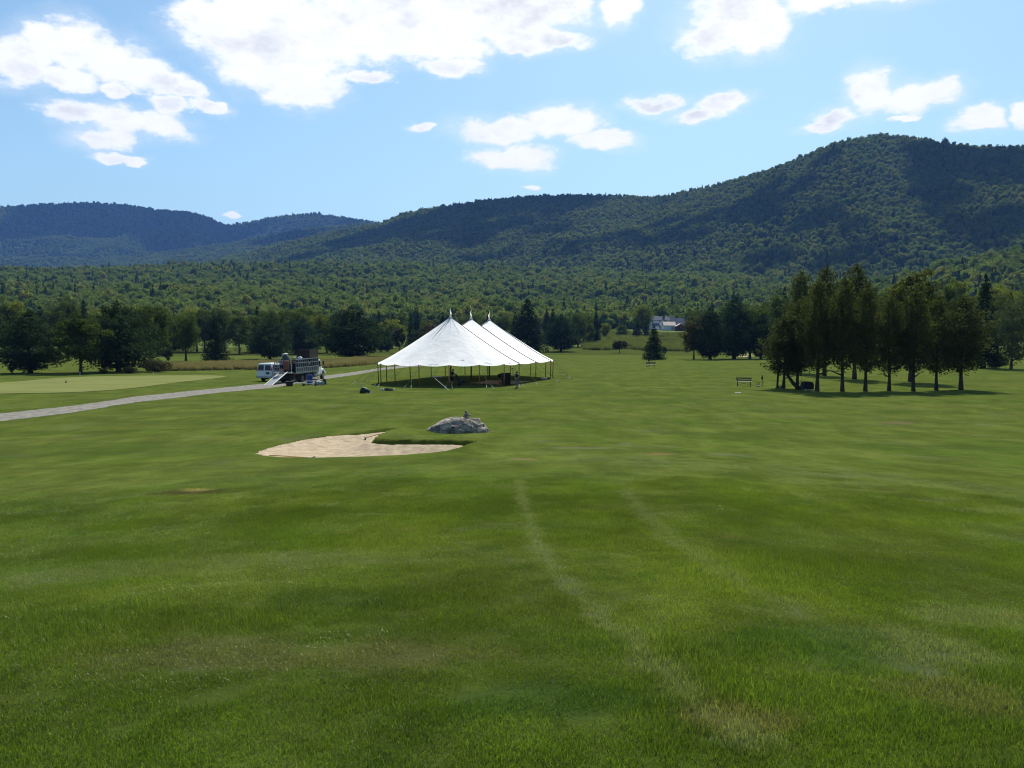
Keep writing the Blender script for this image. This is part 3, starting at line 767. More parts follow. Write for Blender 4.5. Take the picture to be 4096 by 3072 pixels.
tree('maple0', 749.8, 358.9, 58, 34, 'olive tree on a thin straight trunk between the black pine and the cedar ring', name='leafy_tree', rz=1.1)
tree('pine1', 761, 358.8, 48, 34, 'dark hemlock at the right end of the row, half behind the cedar ring', name='hemlock_tree', rz=2.2)
tree('maple1', 777, 357, 66, 36, 'olive tree filling the gap behind the left of the cedar ring', name='leafy_tree', rz=.2)
# the ring of trees on the right
tree('cedar1', 800, 373, 101, 38, 'rust-topped dark spruce, left one of the three thick trunks behind the cedars', name='spruce_tree', rz=3)
tree('cedar2', 824.4, 375.7, 109, 38, 'tall spruce, middle one of the three thick trunks behind the cedars', name='spruce_tree', rz=.9)
tree('cedar0', 854.4, 379.1, 115, 44, 'tallest spruce with a ragged black top, right one of the three thick trunks', name='spruce_tree', rz=4)
tree('chestnut0', 911, 381.8, 117, 56, 'big round-headed tree with sunlit yellow top behind the cedar row')
for i, (x, y, top, w, what) in enumerate([(783.4, 388.6, 316, 40, 'leftmost slender cedar of the front row, beside the square post'), (797, 389.2, 300, 34, 'cedar trunk just left of the leaning one in the front row'),
        (817, 391.3, 279, 36, 'cedar directly right of the dark domed cover'), (842.3, 391.4, 276, 35, 'tallest cedar of the front row, fourth trunk from the left'),
        (865.3, 391.3, 284, 32, 'thin-trunked cedar right of the tallest one in the front row'), (889, 390.8, 297, 33, 'cedar in the middle of the front row with a brownish patch near its top'),
        (913.3, 391.4, 289, 35, 'cedar standing before the big round-headed tree'), (936.3, 390.4, 296, 32, 'second cedar from the right end of the front row'),
        (960.9, 389.8, 295, 46, 'rightmost cedar of the front row, wide and leafy low down')]):
    tree('cedar%d' % (i % 3), x, y, y - top, w * 1.12, what, group='cedars of the front row on the right', rz=i * 1.3)
# right edge
tree('silver0', 1011, 369.3, 73, 58, 'pale silvery many-stemmed tree at the right edge of the lawn')
tree('silver0', 1050, 371, 70, 50, 'second silvery tree cut off by the right edge of the photo', rz=2)
tree('spruce0', 983, 368, 95, 36, 'very dark hemlock between the cedar row and the silvery trees', name='hemlock_tree', rz=1)
tree('maple1', 946, 362, 83, 20, 'dark upright tree seen above the right cedars', name='leafy_tree')
tree('maple2', 884, 362, 78, 34, 'bluish-green round tree seen between the spruce tops and the round-headed tree', name='leafy_tree')
tree('bush0', 998, 368.5, 15, 24, 'low yellow-green bush at the foot of the silvery tree', cat='bush', rz=1)
tree('shrub0', 154, 372, 13, 32, 'wide brownish shrub right of the big pine by the green', cat='shrub')
tree('shrub0', 129, 373.3, 7, 15, 'low pale shrub at the trunk of the big pine', cat='shrub', rz=1)
tree('shrub0', 104, 373.8, 5.5, 10, 'small bleached shrub left of the big pine trunk', cat='shrub', rz=3)
tree('oval0', 12.4, 374.6, 12, 8, 'small upright juniper at the far left behind the green', name='juniper_bush', cat='bush')
tree('shrub0', 196, 368.2, 5, 10, 'small leafy shrub at the edge of the tan grass', cat='shrub', rz=2)
# belt of trees closing the lawn: too alike to single out, so they share a label by stretch
def belt(n, x0, x1, yb0, yb1, h0, h1, w0, w1, keys, label, group, seed):
    g = random.Random(seed)
    for i in range(n):
        x = x0 + (x1 - x0) * (i + g.uniform(0.15, 0.85)) / n
        key = g.choice(keys)
        kind = {'s': 'pointed spruce', 'm': 'rounded leafy tree', 'l': 'yellow-green leafy tree', 'p': 'broad pine'}[key[0]]
        tree(key, x, g.uniform(yb0, yb1), g.uniform(h0, h1), g.uniform(w0, w1) * (0.7 if key.startswith('spruce') else 1), label.replace('tree', kind, 1), group=kind + ', ' + group, name='belt_tree', rz=g.uniform(0, 6))
MX = ['maple0', 'maple1', 'maple2', 'maple0', 'maple1', 'lush1', 'spruce1']
belt(13, -20, 165, 354.5, 357.5, 44, 58, 26, 38, MX + ['lush0'], 'tree in the dense belt behind the left pines', 'belt trees on the far left', 1)
belt(16, 165, 345, 350, 354.5, 36, 50, 22, 32, MX, 'tree in the dark belt behind the truck and the van', 'belt trees behind the truck', 2)
belt(14, 345, 520, 343.3, 345.3, 26, 34, 17, 24, MX + ['spruce0'], 'tree in the belt seen behind and beside the tent roof', 'belt trees behind the tent', 3)
belt(10, 500, 600, 343, 346, 30, 36, 18, 25, ['maple0', 'maple2', 'spruce0', 'spruce1'], 'tree in the belt between the tent and the meadow', 'belt trees right of the tent', 4)
belt(18, 590, 770, 323.5, 326.5, 17, 24, 14, 19, ['maple0', 'spruce0', 'spruce2', 'pine1'], 'tree in the dark wood close behind the white house', 'wood edge behind the house', 5)
belt(7, 690, 775, 345, 348, 38, 50, 20, 28, MX, 'tree in the wood behind the pine row right of the house', 'wood behind the pine row', 16)
belt(10, 770, 965, 350, 355, 52, 68, 28, 38, MX, 'tree in the belt behind the cedar ring', 'belt trees behind the cedars', 6)
belt(8, 950, 1060, 354, 360, 68, 86, 30, 42, ['maple0', 'lush1', 'maple2'], 'tree on the rise behind the silvery trees at the right edge', 'belt trees on the far right', 8)
# ---------------------------------------------------------------- the forest on the slopes
def gn_scatter(name, P, rot, scl, idx, protos, label, kind='stuff', hue=None):
    me = bpy.data.meshes.new(name)
    me.vertices.add(len(P)); me.vertices.foreach_set('co', np.asarray(P, np.float32).ravel())
    a = me.attributes.new('rot', 'FLOAT_VECTOR', 'POINT'); a.data.foreach_set('vector', np.asarray(rot, np.float32).ravel())
    a = me.attributes.new('scl', 'FLOAT_VECTOR', 'POINT'); a.data.foreach_set('vector', np.asarray(scl, np.float32).ravel())
    a = me.attributes.new('idx', 'INT', 'POINT'); a.data.foreach_set('value', np.asarray(idx, np.int32))
    o = link(name, me); struct(o, kind, label)
    c = bpy.data.collections.new(name + '_kinds')
    for i, (pm) in enumerate(protos):
        po = bpy.data.objects.new('%s_kind_%02d' % (name, i), pm); c.objects.link(po)
    ng = bpy.data.node_groups.new(name + '_scatter', 'GeometryNodeTree')
    ng.interface.new_socket('Geometry', in_out='INPUT', socket_type='NodeSocketGeometry')
    ng.interface.new_socket('Geometry', in_out='OUTPUT', socket_type='NodeSocketGeometry')
    N = ng.nodes; L = ng.links
    gi = N.new('NodeGroupInput'); go = N.new('NodeGroupOutput')
    ci = N.new('GeometryNodeCollectionInfo'); ci.inputs['Collection'].default_value = c
    ci.inputs['Separate Children'].default_value = True; ci.inputs['Reset Children'].default_value = True
    ip = N.new('GeometryNodeInstanceOnPoints'); ip.inputs['Pick Instance'].default_value = True
    def attr(nm, ty):
        x = N.new('GeometryNodeInputNamedAttribute'); x.data_type = ty; x.inputs[0].default_value = nm; return x.outputs[0]
    L.new(gi.outputs[0], ip.inputs['Points']); L.new(ci.outputs[0], ip.inputs['Instance'])
    L.new(attr('idx', 'INT'), ip.inputs['Instance Index'])
    er = N.new('FunctionNodeEulerToRotation'); L.new(attr('rot', 'FLOAT_VECTOR'), er.inputs[0]); L.new(er.outputs[0], ip.inputs['Rotation'])
    L.new(attr('scl', 'FLOAT_VECTOR'), ip.inputs['Scale']); L.new(ip.outputs[0], go.inputs[0])
    md = o.modifiers.new('scatter', 'NODES'); md.node_group = ng
    return o
fm = leaf_mat('forest_leaves', (0.052, 0.084, 0.025), (0.165, 0.215, 0.062), 0.50, 0.42, 0.012, tip=(0.165, 0.175, 0.052), tcol=(1.25, 1.3, 0.6))
fcm = leaf_mat('forest_conifer', (0.018, 0.034, 0.018), (0.045, 0.070, 0.030), 0.15, 0.4, 0.02)
fm_core = leaf_mat('forest_crown_mass', (0.048, 0.076, 0.024), (0.135, 0.170, 0.058), 0.0, 0.50, 0.02, tip=(0.15, 0.155, 0.05))
fcm_core = leaf_mat('conifer_crown_mass', (0.018, 0.034, 0.018), (0.045, 0.070, 0.030), 0.0, 0.4, 0.02)
def far_crown(i, conifer=False):
    g = np.random.default_rng(100 + i)
    if conifer:
        (V, Fc), _ = crown_conifer(15, 6, 500, 100 + i, base=0.05, prof=P_SPRUCE, tiers=12, per=6, droop=0.3, leaf=0.8, pad=0.2, thick=0.03)
    else:
        V, Fc = crown_round(13, 10.5, 2200, 100 + i, 0.10, 46, 0.85, 0.22, 0.19)
    bm = bmesh.new(); bmesh.ops.create_icosphere(bm, subdivisions=3, radius=1.0)
    hh, ww = (15, 6) if conifer else (13, 10.5)
    cv = []
    for v in bm.verts:
        q = v.co * 1.9 + Vector((i * 7.1, i * 3.3, 1.0))
        k = 1 + (0.30 * mnoise.noise(q) + 0.22 * abs(mnoise.noise(q * 2.3)) - 0.06 + 0.10 * mnoise.noise(q * 5.0))
        cv.append(v.co * k)
    cv = np.array([c[:] for c in cv]); bm.verts.index_update()
    cf = np.array([[v.index for v in f.verts] for f in bm.faces]); bm.free()
    if conifer: cv = cv * np.array([ww * .36, ww * .36, hh * .42]) * np.concatenate([np.repeat(np.clip(1 - 0.62 * cv[:, 2:3], .1, 2), 2, 1), np.ones((len(cv), 1))], 1) + np.array([0, 0, hh * .42])
    else: cv = cv * np.array([ww * .34, ww * .34, hh * .33]) + np.array([0, 0, hh * .46])
    cq = np.concatenate([cf, cf[:, 2:3]], 1) + len(V)
    # triangles padded to quads would be degenerate: make the mesh from two lists instead
    me = bpy.data.meshes.new('far_crown')
    nv = np.concatenate([V, cv]).astype(np.float32)
    me.vertices.add(len(nv)); me.vertices.foreach_set('co', nv.ravel())
    loops = np.concatenate([Fc.ravel(), (cf + len(V)).ravel()]).astype(np.int32)
    me.loops.add(len(loops)); me.loops.foreach_set('vertex_index', loops)
    st = np.concatenate([np.arange(len(Fc)) * 4, len(Fc) * 4 + np.arange(len(cf)) * 3]).astype(np.int32)
    me.polygons.add(len(st)); me.polygons.foreach_set('loop_start', st)
    me.update(calc_edges=True); me.materials.append(fcm if conifer else fm); me.materials.append(fcm_core if conifer else fm_core)
    me.polygons.foreach_set('material_index', np.concatenate([np.zeros(len(Fc)), np.ones(len(cf))]).astype(np.int32))
    return me
FP = [far_crown(i) for i in range(6)] + [far_crown(i, True) for i in range(6, 9)]
def forest(name, r0, r1, spacing, size, az0, az1, label, seed, conf=0.08, r_grow=0.0):
    g = np.random.default_rng(seed)
    pts = []
    r = r0
    while r < r1:
        sp = spacing * (1 + r_grow * (r - r0) / (r1 - r0))
        n = max(1, int((az1 - az0) * r / sp))
        a = az0 + (np.arange(n) + g.uniform(0.0, 1.0, n)) / n * (az1 - az0)
        rr = r + g.uniform(-.5, .5, n) * sp
        pts.append(np.stack([a, rr, np.full(n, sp)], 1)); r += sp * 0.9
    p = np.concatenate(pts)
    x = p[:, 1] * np.sin(p[:, 0]); y = p[:, 1] * np.cos(p[:, 0]); z = z_base(x, y)
    # keep what the slope shows (with a margin), drop what lies well behind a ridge
    vis = np.ones(len(x), bool)
    te = (z + 16 - EYE) / p[:, 1]
    for f in np.linspace(0.15, 0.97, 34):
        zz = z_base(x * f, y * f)
        vis &= (zz - EYE) / (p[:, 1] * f) < te + 0.004
    x, y, z, sp = x[vis], y[vis], z[vis], p[vis, 2]
    n = len(x)
    patch = VN2(x / 160, y / 160, 3) + VN1(x / 40, y / 40, 2) * .6
    con = g.random(n) < np.clip(conf + patch * 0.42, 0.02, 0.9)
    idx = np.where(con, g.integers(6, 9, n), g.integers(0, 6, n))
    s = size * (sp / spacing) * np.clip(g.normal(1.0, 0.20, n), 0.55, 1.4)
    rot = np.stack([g.uniform(-.05, .05, n), g.uniform(-.05, .05, n), g.uniform(0, 6.28, n)], 1)
    scl = np.stack([s, s, s * g.uniform(0.85, 1.2, n)], 1)
    print(name, n)
    return gn_scatter(name, np.stack([x, y, z - 1.0], 1), rot, scl, idx, FP, label)
A0, A1 = R(-37), R(37)
forest('foothill_forest', 480, 1400, 7.0, 0.74, A0, A1, 'dense mixed forest on the low slope behind the golf course', 1, r_grow=0.25)
forest('mountain_forest', 1400, 2650, 7.8, 0.82, R(-22), A1, 'forest covering the long mountain right of centre', 2, r_grow=0.15, conf=0.05)
forest('far_mountain_forest', 2300, 4700, 9.5, 0.90, A0, R(-3), 'forest on the two distant blue mountains on the left', 3, r_grow=0.4, conf=0.05)
# ---------------------------------------------------------------- clouds overhead, whose shade lies on the mountains
cloud_m = bpy.data.materials.new('cloud_white'); cloud_m.use_nodes = True
_t = cloud_m.node_tree; _t.nodes.clear(); _n = NT(_t)
_n.n('ShaderNodeOutputMaterial', inp={0: _n.n('ShaderNodeMixShader', inp={0: 0.35, 1: _n.n('ShaderNodeBsdfDiffuse', inp={0: (.85, .87, .9, 1)}).outputs[0], 2: _n.n('ShaderNodeBsdfTranslucent', inp={0: (.85, .87, .9, 1)}).outputs[0]}).outputs[0]})
def shade_cloud(targets, alt, label, seed):
    """targets: (pixel x, pixel y, half width m, half depth m) on the slopes; the cloud hangs up the sun's line"""
    g = random.Random(seed); b = B()
    for (px, py, wx, wy, *k) in targets:
        p = cast(px, py)
        s = (alt - p.z) / SUN_DIR.z
        c = p + SUN_DIR * s
        n = max(6, int(wx * wy / 9000))
        for i in range(n):
            a = g.random() * 6.283; q = math.sqrt(g.random())
            rr = g.uniform(0.25, 0.45) * min(wx, wy)
            b.blob((c.x + math.cos(a) * q * (wx - rr * .7), c.y + math.sin(a) * q * (wy - rr * .7), c.z + g.uniform(-.3, .5) * 60), (rr, rr, rr * 0.35), g.random() * 50, 0.22, 3, 1.6)
    o = b.make('cloud', cloud_m, smooth=True); struct(o, 'structure', label)
SH = D2
shade_cloud([(950 * SH, 480 * SH, 330, 200), (1080 * SH, 460 * SH, 330, 220), (1210 * SH, 440 * SH, 230, 170), (850 * SH, 520 * SH, 300, 160), (720 * SH, 545 * SH, 260, 110), (1000 * SH, 520 * SH, 260, 120)], 2600, 'cumulus cloud shading the middle mountain', 1)
shade_cloud([(1500 * SH, 493 * SH, 180, 100), (1390 * SH, 512 * SH, 150, 85), (1250 * SH, 545 * SH, 150, 65), (1620 * SH, 480 * SH, 190, 105), (1120 * SH, 552 * SH, 140, 60), (1750 * SH, 515 * SH, 200, 95), (1900 * SH, 535 * SH, 150, 65)], 2300, 'long cumulus cloud shading the flank of the right mountain', 2)
shade_cloud([(2020 * SH, 375 * SH, 170, 105), (2150 * SH, 420 * SH, 180, 130)], 2300, 'cumulus cloud shading the summit of the right mountain', 3)
shade_cloud([(330 * SH, 470 * SH, 330, 400), (430 * SH, 490 * SH, 300, 300), (180 * SH, 460 * SH, 350, 300), (60 * SH, 480 * SH, 300, 260), (470 * SH, 520 * SH, 260, 200), (560 * SH, 525 * SH, 260, 110), (720 * SH, 490 * SH, 200, 150)], 3700, 'cumulus cloud shading the distant left mountains', 4)
# ---------------------------------------------------------------- haze
hz = bpy.data.materials.new('haze_air'); hz.use_nodes = True
_t = hz.node_tree; _t.nodes.clear(); _n = NT(_t)
pvn = _n.n('ShaderNodeVolumePrincipled')
pvn.inputs['Color'].default_value = (0.18, 0.40, 1.0, 1); pvn.inputs['Density'].default_value = HAZE
pvn.inputs['Anisotropy'].default_value = 0.0
_n.n('ShaderNodeOutputMaterial', inp={1: pvn.outputs[0]})
b = B(); b.box((0, 0, 405), (13000, 13000, 860)); haze = b.make('haze', hz); struct(haze, 'stuff', 'thin blue summer haze filling the valley')
# ---------------------------------------------------------------- grass
def blade_patch(seed, n, rad, h0, h1, w, bend=0.6, seg=2):
    g = np.random.default_rng(seed)
    a = g.uniform(0, 6.283, n); q = np.sqrt(g.random(n)) * rad
    x0 = np.cos(a) * q; y0 = np.sin(a) * q
    H = g.uniform(h0, h1, n); th = g.uniform(0, 6.283, n); bd = g.uniform(0.05, bend, n) * H
    dx, dy = np.cos(th), np.sin(th); f = g.uniform(0, 6.283, n); wx, wy = np.cos(f) * w / 2, np.sin(f) * w / 2
    P = []
    for k, (t, ww) in enumerate(((0, 1.0), (0.55, 0.8), (1.0, 0.12))):
        cx = x0 + dx * bd * t * t; cy = y0 + dy * bd * t * t; cz = H * (t - 0.25 * t * t * bd / H)
        P.append(np.stack([cx - wx * ww, cy - wy * ww, cz], 1)); P.append(np.stack([cx + wx * ww, cy + wy * ww, cz], 1))
    V = np.stack(P, 1).reshape(-1, 3)
    i = np.arange(n)[:, None] * 6
    F = np.concatenate([i + np.array([[0, 1, 3, 2]]), i + np.array([[2, 3, 5, 4]])])
    return V, F
gm = bpy.data.materials.new('grass_blades'); gm.use_nodes = True
_t = gm.node_tree; _t.nodes.clear(); _n = NT(_t)
_geo = _n.n('ShaderNodeNewGeometry'); _pos = _geo.outputs['Position']; _isl = _geo.outputs['Random Per Island']
_c = lawn_color(_n, _pos)
_c = _n.mix(1.0, _c, (3.05, 3.0, 2.5), 'MULTIPLY')
_c = _n.mix(_n.ramp(_isl, 0.0, 1.0, 0.0, 0.62, False), _c, (0.018, 0.032, 0.007))
_straw = _n.math('GREATER_THAN', _n.math('ADD', _isl, _n.math('MULTIPLY_ADD', _n.noise(_pos, 0.9, 4, 0.7), 0.30, -0.17)), 0.955)
_c = _n.mix(_straw, _c, (0.20, 0.19, 0.11))
_d = _n.n('ShaderNodeBsdfDiffuse', inp={0: _c}).outputs[0]
_tr = _n.n('ShaderNodeBsdfTranslucent', inp={0: _n.mix(1.0, _c, (1.1, 1.25, 0.5), 'MULTIPLY')}).outputs[0]
_m = _n.n('ShaderNodeMixShader', inp={0: 0.42, 1: _d, 2: _tr}).outputs[0]
_m = _n.n('ShaderNodeMixShader', inp={0: 0.022, 1: _m, 2: _n.n('ShaderNodeBsdfGlossy', inp={0: (.9, 1, .8, 1), 'Roughness': 0.38}).outputs[0]}).outputs[0]
_n.n('ShaderNodeOutputMaterial', inp={0: _m})
gp = [np_mesh('grass_patch', *blade_patch(200 + i, 2300, 0.30, 0.012, 0.034, 0.0034, 0.8), [gm]) for i in range(8)]
gp += [np_mesh('grass_patch', *blade_patch(220 + i, 1500, 0.30, 0.018, 0.050, 0.0036, 1.0), [gm]) for i in range(3)]
g = np.random.default_rng(5)
PTS = []
r = 0.5
while r < 27:
    sp = 0.30 * (1 if r < 9 else 1 + (r - 9) * 0.06)
    hw = R(80) if r < 6 else (R(62) if r < 14 else R(46)); n = max(4, int(2 * hw * r / sp)); a = -hw + (np.arange(n) + g.random(n)) / n * 2 * hw; rr = r + g.uniform(-.5, .5, n) * sp
    PTS.append(np.stack([rr * np.sin(a), rr * np.cos(a), np.full(n, sp / 0.30)], 1)); r += sp * 0.9
PTS = np.concatenate(PTS)
_in = pt_in(BUNKER, PTS[:, 0], PTS[:, 1]) | (g.random(len(PTS)) > np.clip((26 - np.hypot(PTS[:, 0], PTS[:, 1]) + 7 * VN2(PTS[:, 0] / 3, PTS[:, 1] / 3, 2)) / 14, 0.0, 1)); PTS = PTS[~_in]
n = len(PTS); z = z_ground(PTS[:, 0], PTS[:, 1])
tall = VN1(PTS[:, 0] * 0.9, PTS[:, 1] * 0.9, 3)
_rr = np.hypot(PTS[:, 0], PTS[:, 1]); thin = np.clip((26 - _rr) / 12, 0.25, 1)
idx = np.where(((tall > 0.25) & (np.hypot(PTS[:, 0], PTS[:, 1]) < 9)) | (g.random(n) < 0.04), g.integers(8, 11, n), g.integers(0, 8, n))
s = PTS[:, 2]
hs = np.clip(0.85 + tall * 0.9, 0.5, 1.5) * thin
gn_scatter('grass', np.stack([PTS[:, 0], PTS[:, 1], z - 0.004], 1), np.stack([g.uniform(-.04, .04, n), g.uniform(-.04, .04, n) , g.uniform(0, 6.28, n)], 1),
           np.stack([s, s, hs * s ** 0.3], 1), idx, gp, 'short mown grass of the near lawn')
# tan uncut grass behind the truck, and the meadow below the house
def tuft_mat(name, a, b_, tr=0.35, s=0.25):
    return leaf_mat(name, a, b_, tr, 0.25, s, tcol=(1.15, 1.05, 0.6))
tan_m = tuft_mat('tan_grass', (0.150, 0.155, 0.060), (0.330, 0.300, 0.160))
mead_m = tuft_mat('meadow_tufts', (0.070, 0.110, 0.026), (0.215, 0.250, 0.080))
tp = [np_mesh('tan_tuft', *blade_patch(240 + i, 170, 0.42, 0.35, 0.85, 0.030, 0.45), [tan_m]) for i in range(4)]
mp = [np_mesh('meadow_tuft', *blade_patch(250 + i, 200, 1.1, 0.6, 1.7, 0.10, 0.8), [mead_m]) for i in range(4)]
def field(name, poly, spacing, protos, label, seed, s0=0.8, s1=1.3):
    g = np.random.default_rng(seed)
    P = np.array(poly); lo_, hi_ = P.min(0), P.max(0)
    X, Y = np.meshgrid(np.arange(lo_[0], hi_[0], spacing), np.arange(lo_[1], hi_[1], spacing))
    x = X.ravel() + g.uniform(-.6, .6, X.size) * spacing; y = Y.ravel() + g.uniform(-.6, .6, X.size) * spacing
    k = pt_in(poly, x, y) & (VN2(x / 6, y / 6, 2) > -0.55); x, y = x[k], y[k]; n = len(x)
    s = g.uniform(s0, s1, n) * (1 + 0.35 * VN1(x / 9, y / 9, 2)); z = z_base(x, y)
    return gn_scatter(name, np.stack([x, y, z - .03], 1), np.stack([g.uniform(-.1, .1, n), g.uniform(-.1, .1, n), g.uniform(0, 6.28, n)], 1), np.stack([s, s, s], 1), g.integers(0, len(protos), n), protos, label)
tan_poly = [tuple(cast(x, y)[:2]) for x, y in [(150, 371.3), (180, 370.8), (215, 370.2), (270, 369.5), (322, 368.3), (350, 366.5), (377, 363.8), (400, 361), (420, 359.2), (400, 358.4), (370, 359.4), (340, 361.5), (300, 363.3), (250, 363.8), (200, 364.6), (160, 366.6)]]
field('tall_grass', tan_poly, 0.55, tp, 'strip of tan uncut grass behind the truck and van', 3)
mead_poly = [tuple(cast(x, y)[:2]) for x, y in [(584, 350), (600, 350.4), (625, 349), (650, 350.6), (690, 352), (694, 345), (692, 336), (660, 334.2), (630, 333.6), (600, 334), (585, 340)]]
field('meadow_growth', mead_poly, 1.9, mp, 'rough flowering meadow between the lawn and the white house', 4, 0.6, 1.5)
ORD = 'first second third fourth fifth sixth seventh eighth ninth tenth eleventh twelfth thirteenth fourteenth'.split()
MSH = [(627, 346.2, 4, 13), (668, 343.8, 5, 20), (685, 344.5, 5, 14), (607, 349.6, 2.6, 14), (655, 346.5, 4, 10), (634, 341.5, 3, 12), (598, 345.5, 4, 9), (640, 347.5, 3, 16), (675, 348.5, 3, 18), (616, 343, 3, 10), (661, 340, 5, 12), (690, 341, 6, 12)]
for i, (x, y, h, w) in enumerate(MSH):
    tree('shrub0', x, y, h, w, 'low dark green meadow shrub, %s from the left of the meadow before the house' % ORD[sorted(q[0] for q in MSH).index(x)], name='meadow_shrub', cat='shrub', group='shrubs scattered in the meadow', rz=i)
for i, (x, y) in enumerate([(176, 370.9), (203, 370.5), (233, 369.6), (239.5, 369.6), (246.5, 369.4)]):
    tree('shrub0', x, y, 2.0, 4.5, 'tiny green tuft before the tan grass, %s from the left' % ORD[i], name='weed_tuft', cat='weed', group='weed tufts along the tan grass', rz=i)
# ---------------------------------------------------------------- boulder, cairn, rakes
rock_m = bpy.data.materials.new('grey_rock'); rock_m.use_nodes = True
_t = rock_m.node_tree; _t.nodes.clear(); _n = NT(_t)
_o = _n.n('ShaderNodeTexCoord').outputs['Object']
_c = _n.mix(_n.ramp(_n.noise(_o, 2.2, 7, 0.7), 0.35, 0.65), (0.115, 0.10, 0.082), (0.37, 0.335, 0.28))
_c = _n.mix(_n.ramp(_n.noise(_o, 7.0, 5, 0.7), 0.60, 0.70), _c, (0.42, 0.41, 0.37))
_zz = _n.n('ShaderNodeSeparateXYZ', inp={0: _o}).outputs[2]
_ms = _n.math('MULTIPLY', _n.ramp(_n.math('ADD', _zz, _n.math('MULTIPLY', _n.noise(_o, 3.0, 4), 0.5)), 0.30, 0.48, 1.0, 0.0), _n.ramp(_n.noise(_o, 2.6, 4), 0.45, 0.55))
_c = _n.mix(_n.math('MULTIPLY', _ms, 0.8), _c, (0.13, 0.10, 0.03))
_crk = _n.n('ShaderNodeTexVoronoi', feature='DISTANCE_TO_EDGE', inp={'Scale': 1.7, 0: _n.vmath('ADD', _n.vmath('MULTIPLY', _o, (1, 1, 1.8)), _n.vmath('MULTIPLY', _n.noise(_o, 3, 4, .6, out=1), (0.4, 0.4, 0.4)))}).outputs[0]
_p = _n.n('ShaderNodeBsdfPrincipled', inp={'Base Color': _n.mix(_n.math('MULTIPLY', _n.ramp(_crk, 0.0, 0.02, 1.0, 0.0), 0.6), _c, (0.03, 0.03, 0.025)), 'Roughness': 0.9, 'Specular IOR Level': 0.15})
_bp = _n.n('ShaderNodeBump', inp={'Height': _n.math('ADD', _n.noise(_o, 9, 8, 0.7), _n.math('MULTIPLY', _n.ramp(_crk, 0, 0.05), 1.5)), 'Strength': 0.9, 'Distance': 0.06})
_t.links.new(_bp.outputs[0], _p.inputs['Normal']); _n.n('ShaderNodeOutputMaterial', inp={0: _p.outputs[0]})
rp = cast(456.5, 433.2)
bm = bmesh.new(); bmesh.ops.create_icosphere(bm, subdivisions=5, radius=1.0)
for v in bm.verts:
    c = v.co.copy(); k = 1 + 0.16 * mnoise.fractal(c * 1.3 + Vector((3, 1, 7)), 0.9, 2, 5)
    c2 = c * 2.1 + Vector((1, 5, 2)); k -= 0.10 * abs(mnoise.noise(c2 * 1.6)) + 0.06 * abs(mnoise.noise(c * 5.5 + Vector((2, 2, 2)))) + 0.025 * mnoise.noise(c * 11)
    x, y, z = c.x * 1.66 * k, c.y * 0.95 * k, c.z * 0.80 * k
    z *= 1.0 - 0.42 * max(0, -x / 1.62) ** 1.6 + 0.04 * max(0, x)      # long tail to the left, blunt on the right
    if x > 0: x *= 0.92
    v.co = (x + 0.08, y, z)
me = bpy.data.meshes.new('boulder'); bm.to_mesh(me); bm.free(); me.materials.append(rock_m); me.shade_smooth()
bo = link('boulder', me, loc=(rp.x, rp.y + 0.75, rp.z - 0.10)); tag(bo, 'big grey glacial boulder with a flat tail, half buried beside the sand bunker', 'boulder')
stone_m = mat('cairn_stone', (0.20, 0.19, 0.165), 0.9, var=0.3, scale=9, spec=0.1)
dg = 0
ctop = Vector((rp.x + 0.42 * 1.0, rp.y + 0.75, rp.z - 0.10 + 0.78))
cn = thing('cairn', 'small cairn of stacked stones balanced on top of the boulder', 'cairn', ctop)
for (x, z, a, b2, c) in [(0.02, 0.03, 0.20, 0.15, 0.06), (0.10, 0.09, 0.11, 0.09, 0.045), (-0.03, 0.11, 0.11, 0.10, 0.06), (0.04, 0.18, 0.075, 0.07, 0.04), (-0.02, 0.245, 0.065, 0.06, 0.055), (-0.01, 0.315, 0.075, 0.06, 0.02)]:
    b = B(); b.blob((0, 0, 0), (a, b2, c), x * 50 + z * 9, 0.12, 2, 1.5); b.make('stone', stone_m, cn, loc=(x, 0, z))
wood_m = mat('rake_wood', (0.42, 0.20, 0.08), 0.6)
dark_m = mat('dark_plastic', (0.02, 0.02, 0.022), 0.5)
def rake(a, c, label):
    p, q = cast(*a), cast(*c)
    def zz(v): return float(z_sand(np.array([v.x]), np.array([v.y]))[0])
    p.z = zz(p) + 0.06; q.z = zz(q) + 0.09
    e = thing('bunker_rake', label, 'rake', p); d = q - p; u = d.normalized(); w = Vector((-u.y, u.x, 0))
    b = B(); b.tube([(0, 0, 0), d], 0.017, 6); b.make('handle', wood_m, e)
    b = B(); b.tube([d - w * .27 , d + w * .27], 0.03, 6)
    for i in range(9): b.tube([d + w * (-.25 + i * .0625), d + w * (-.25 + i * .0625) - Vector((0, 0, .09))], 0.008, 4)
    b.make('rake_head', dark_m, e)
bq = lambda x, y: ((900 + x * .5877) / 4, (1600 + y * .5877) / 4)
rake(bq(300, 377), bq(590, 375), 'orange-handled rake lying along the near edge of the sand')
rake(bq(1100, 240), bq(955, 243), 'orange-handled rake lying by the far grassy lip of the bunker')
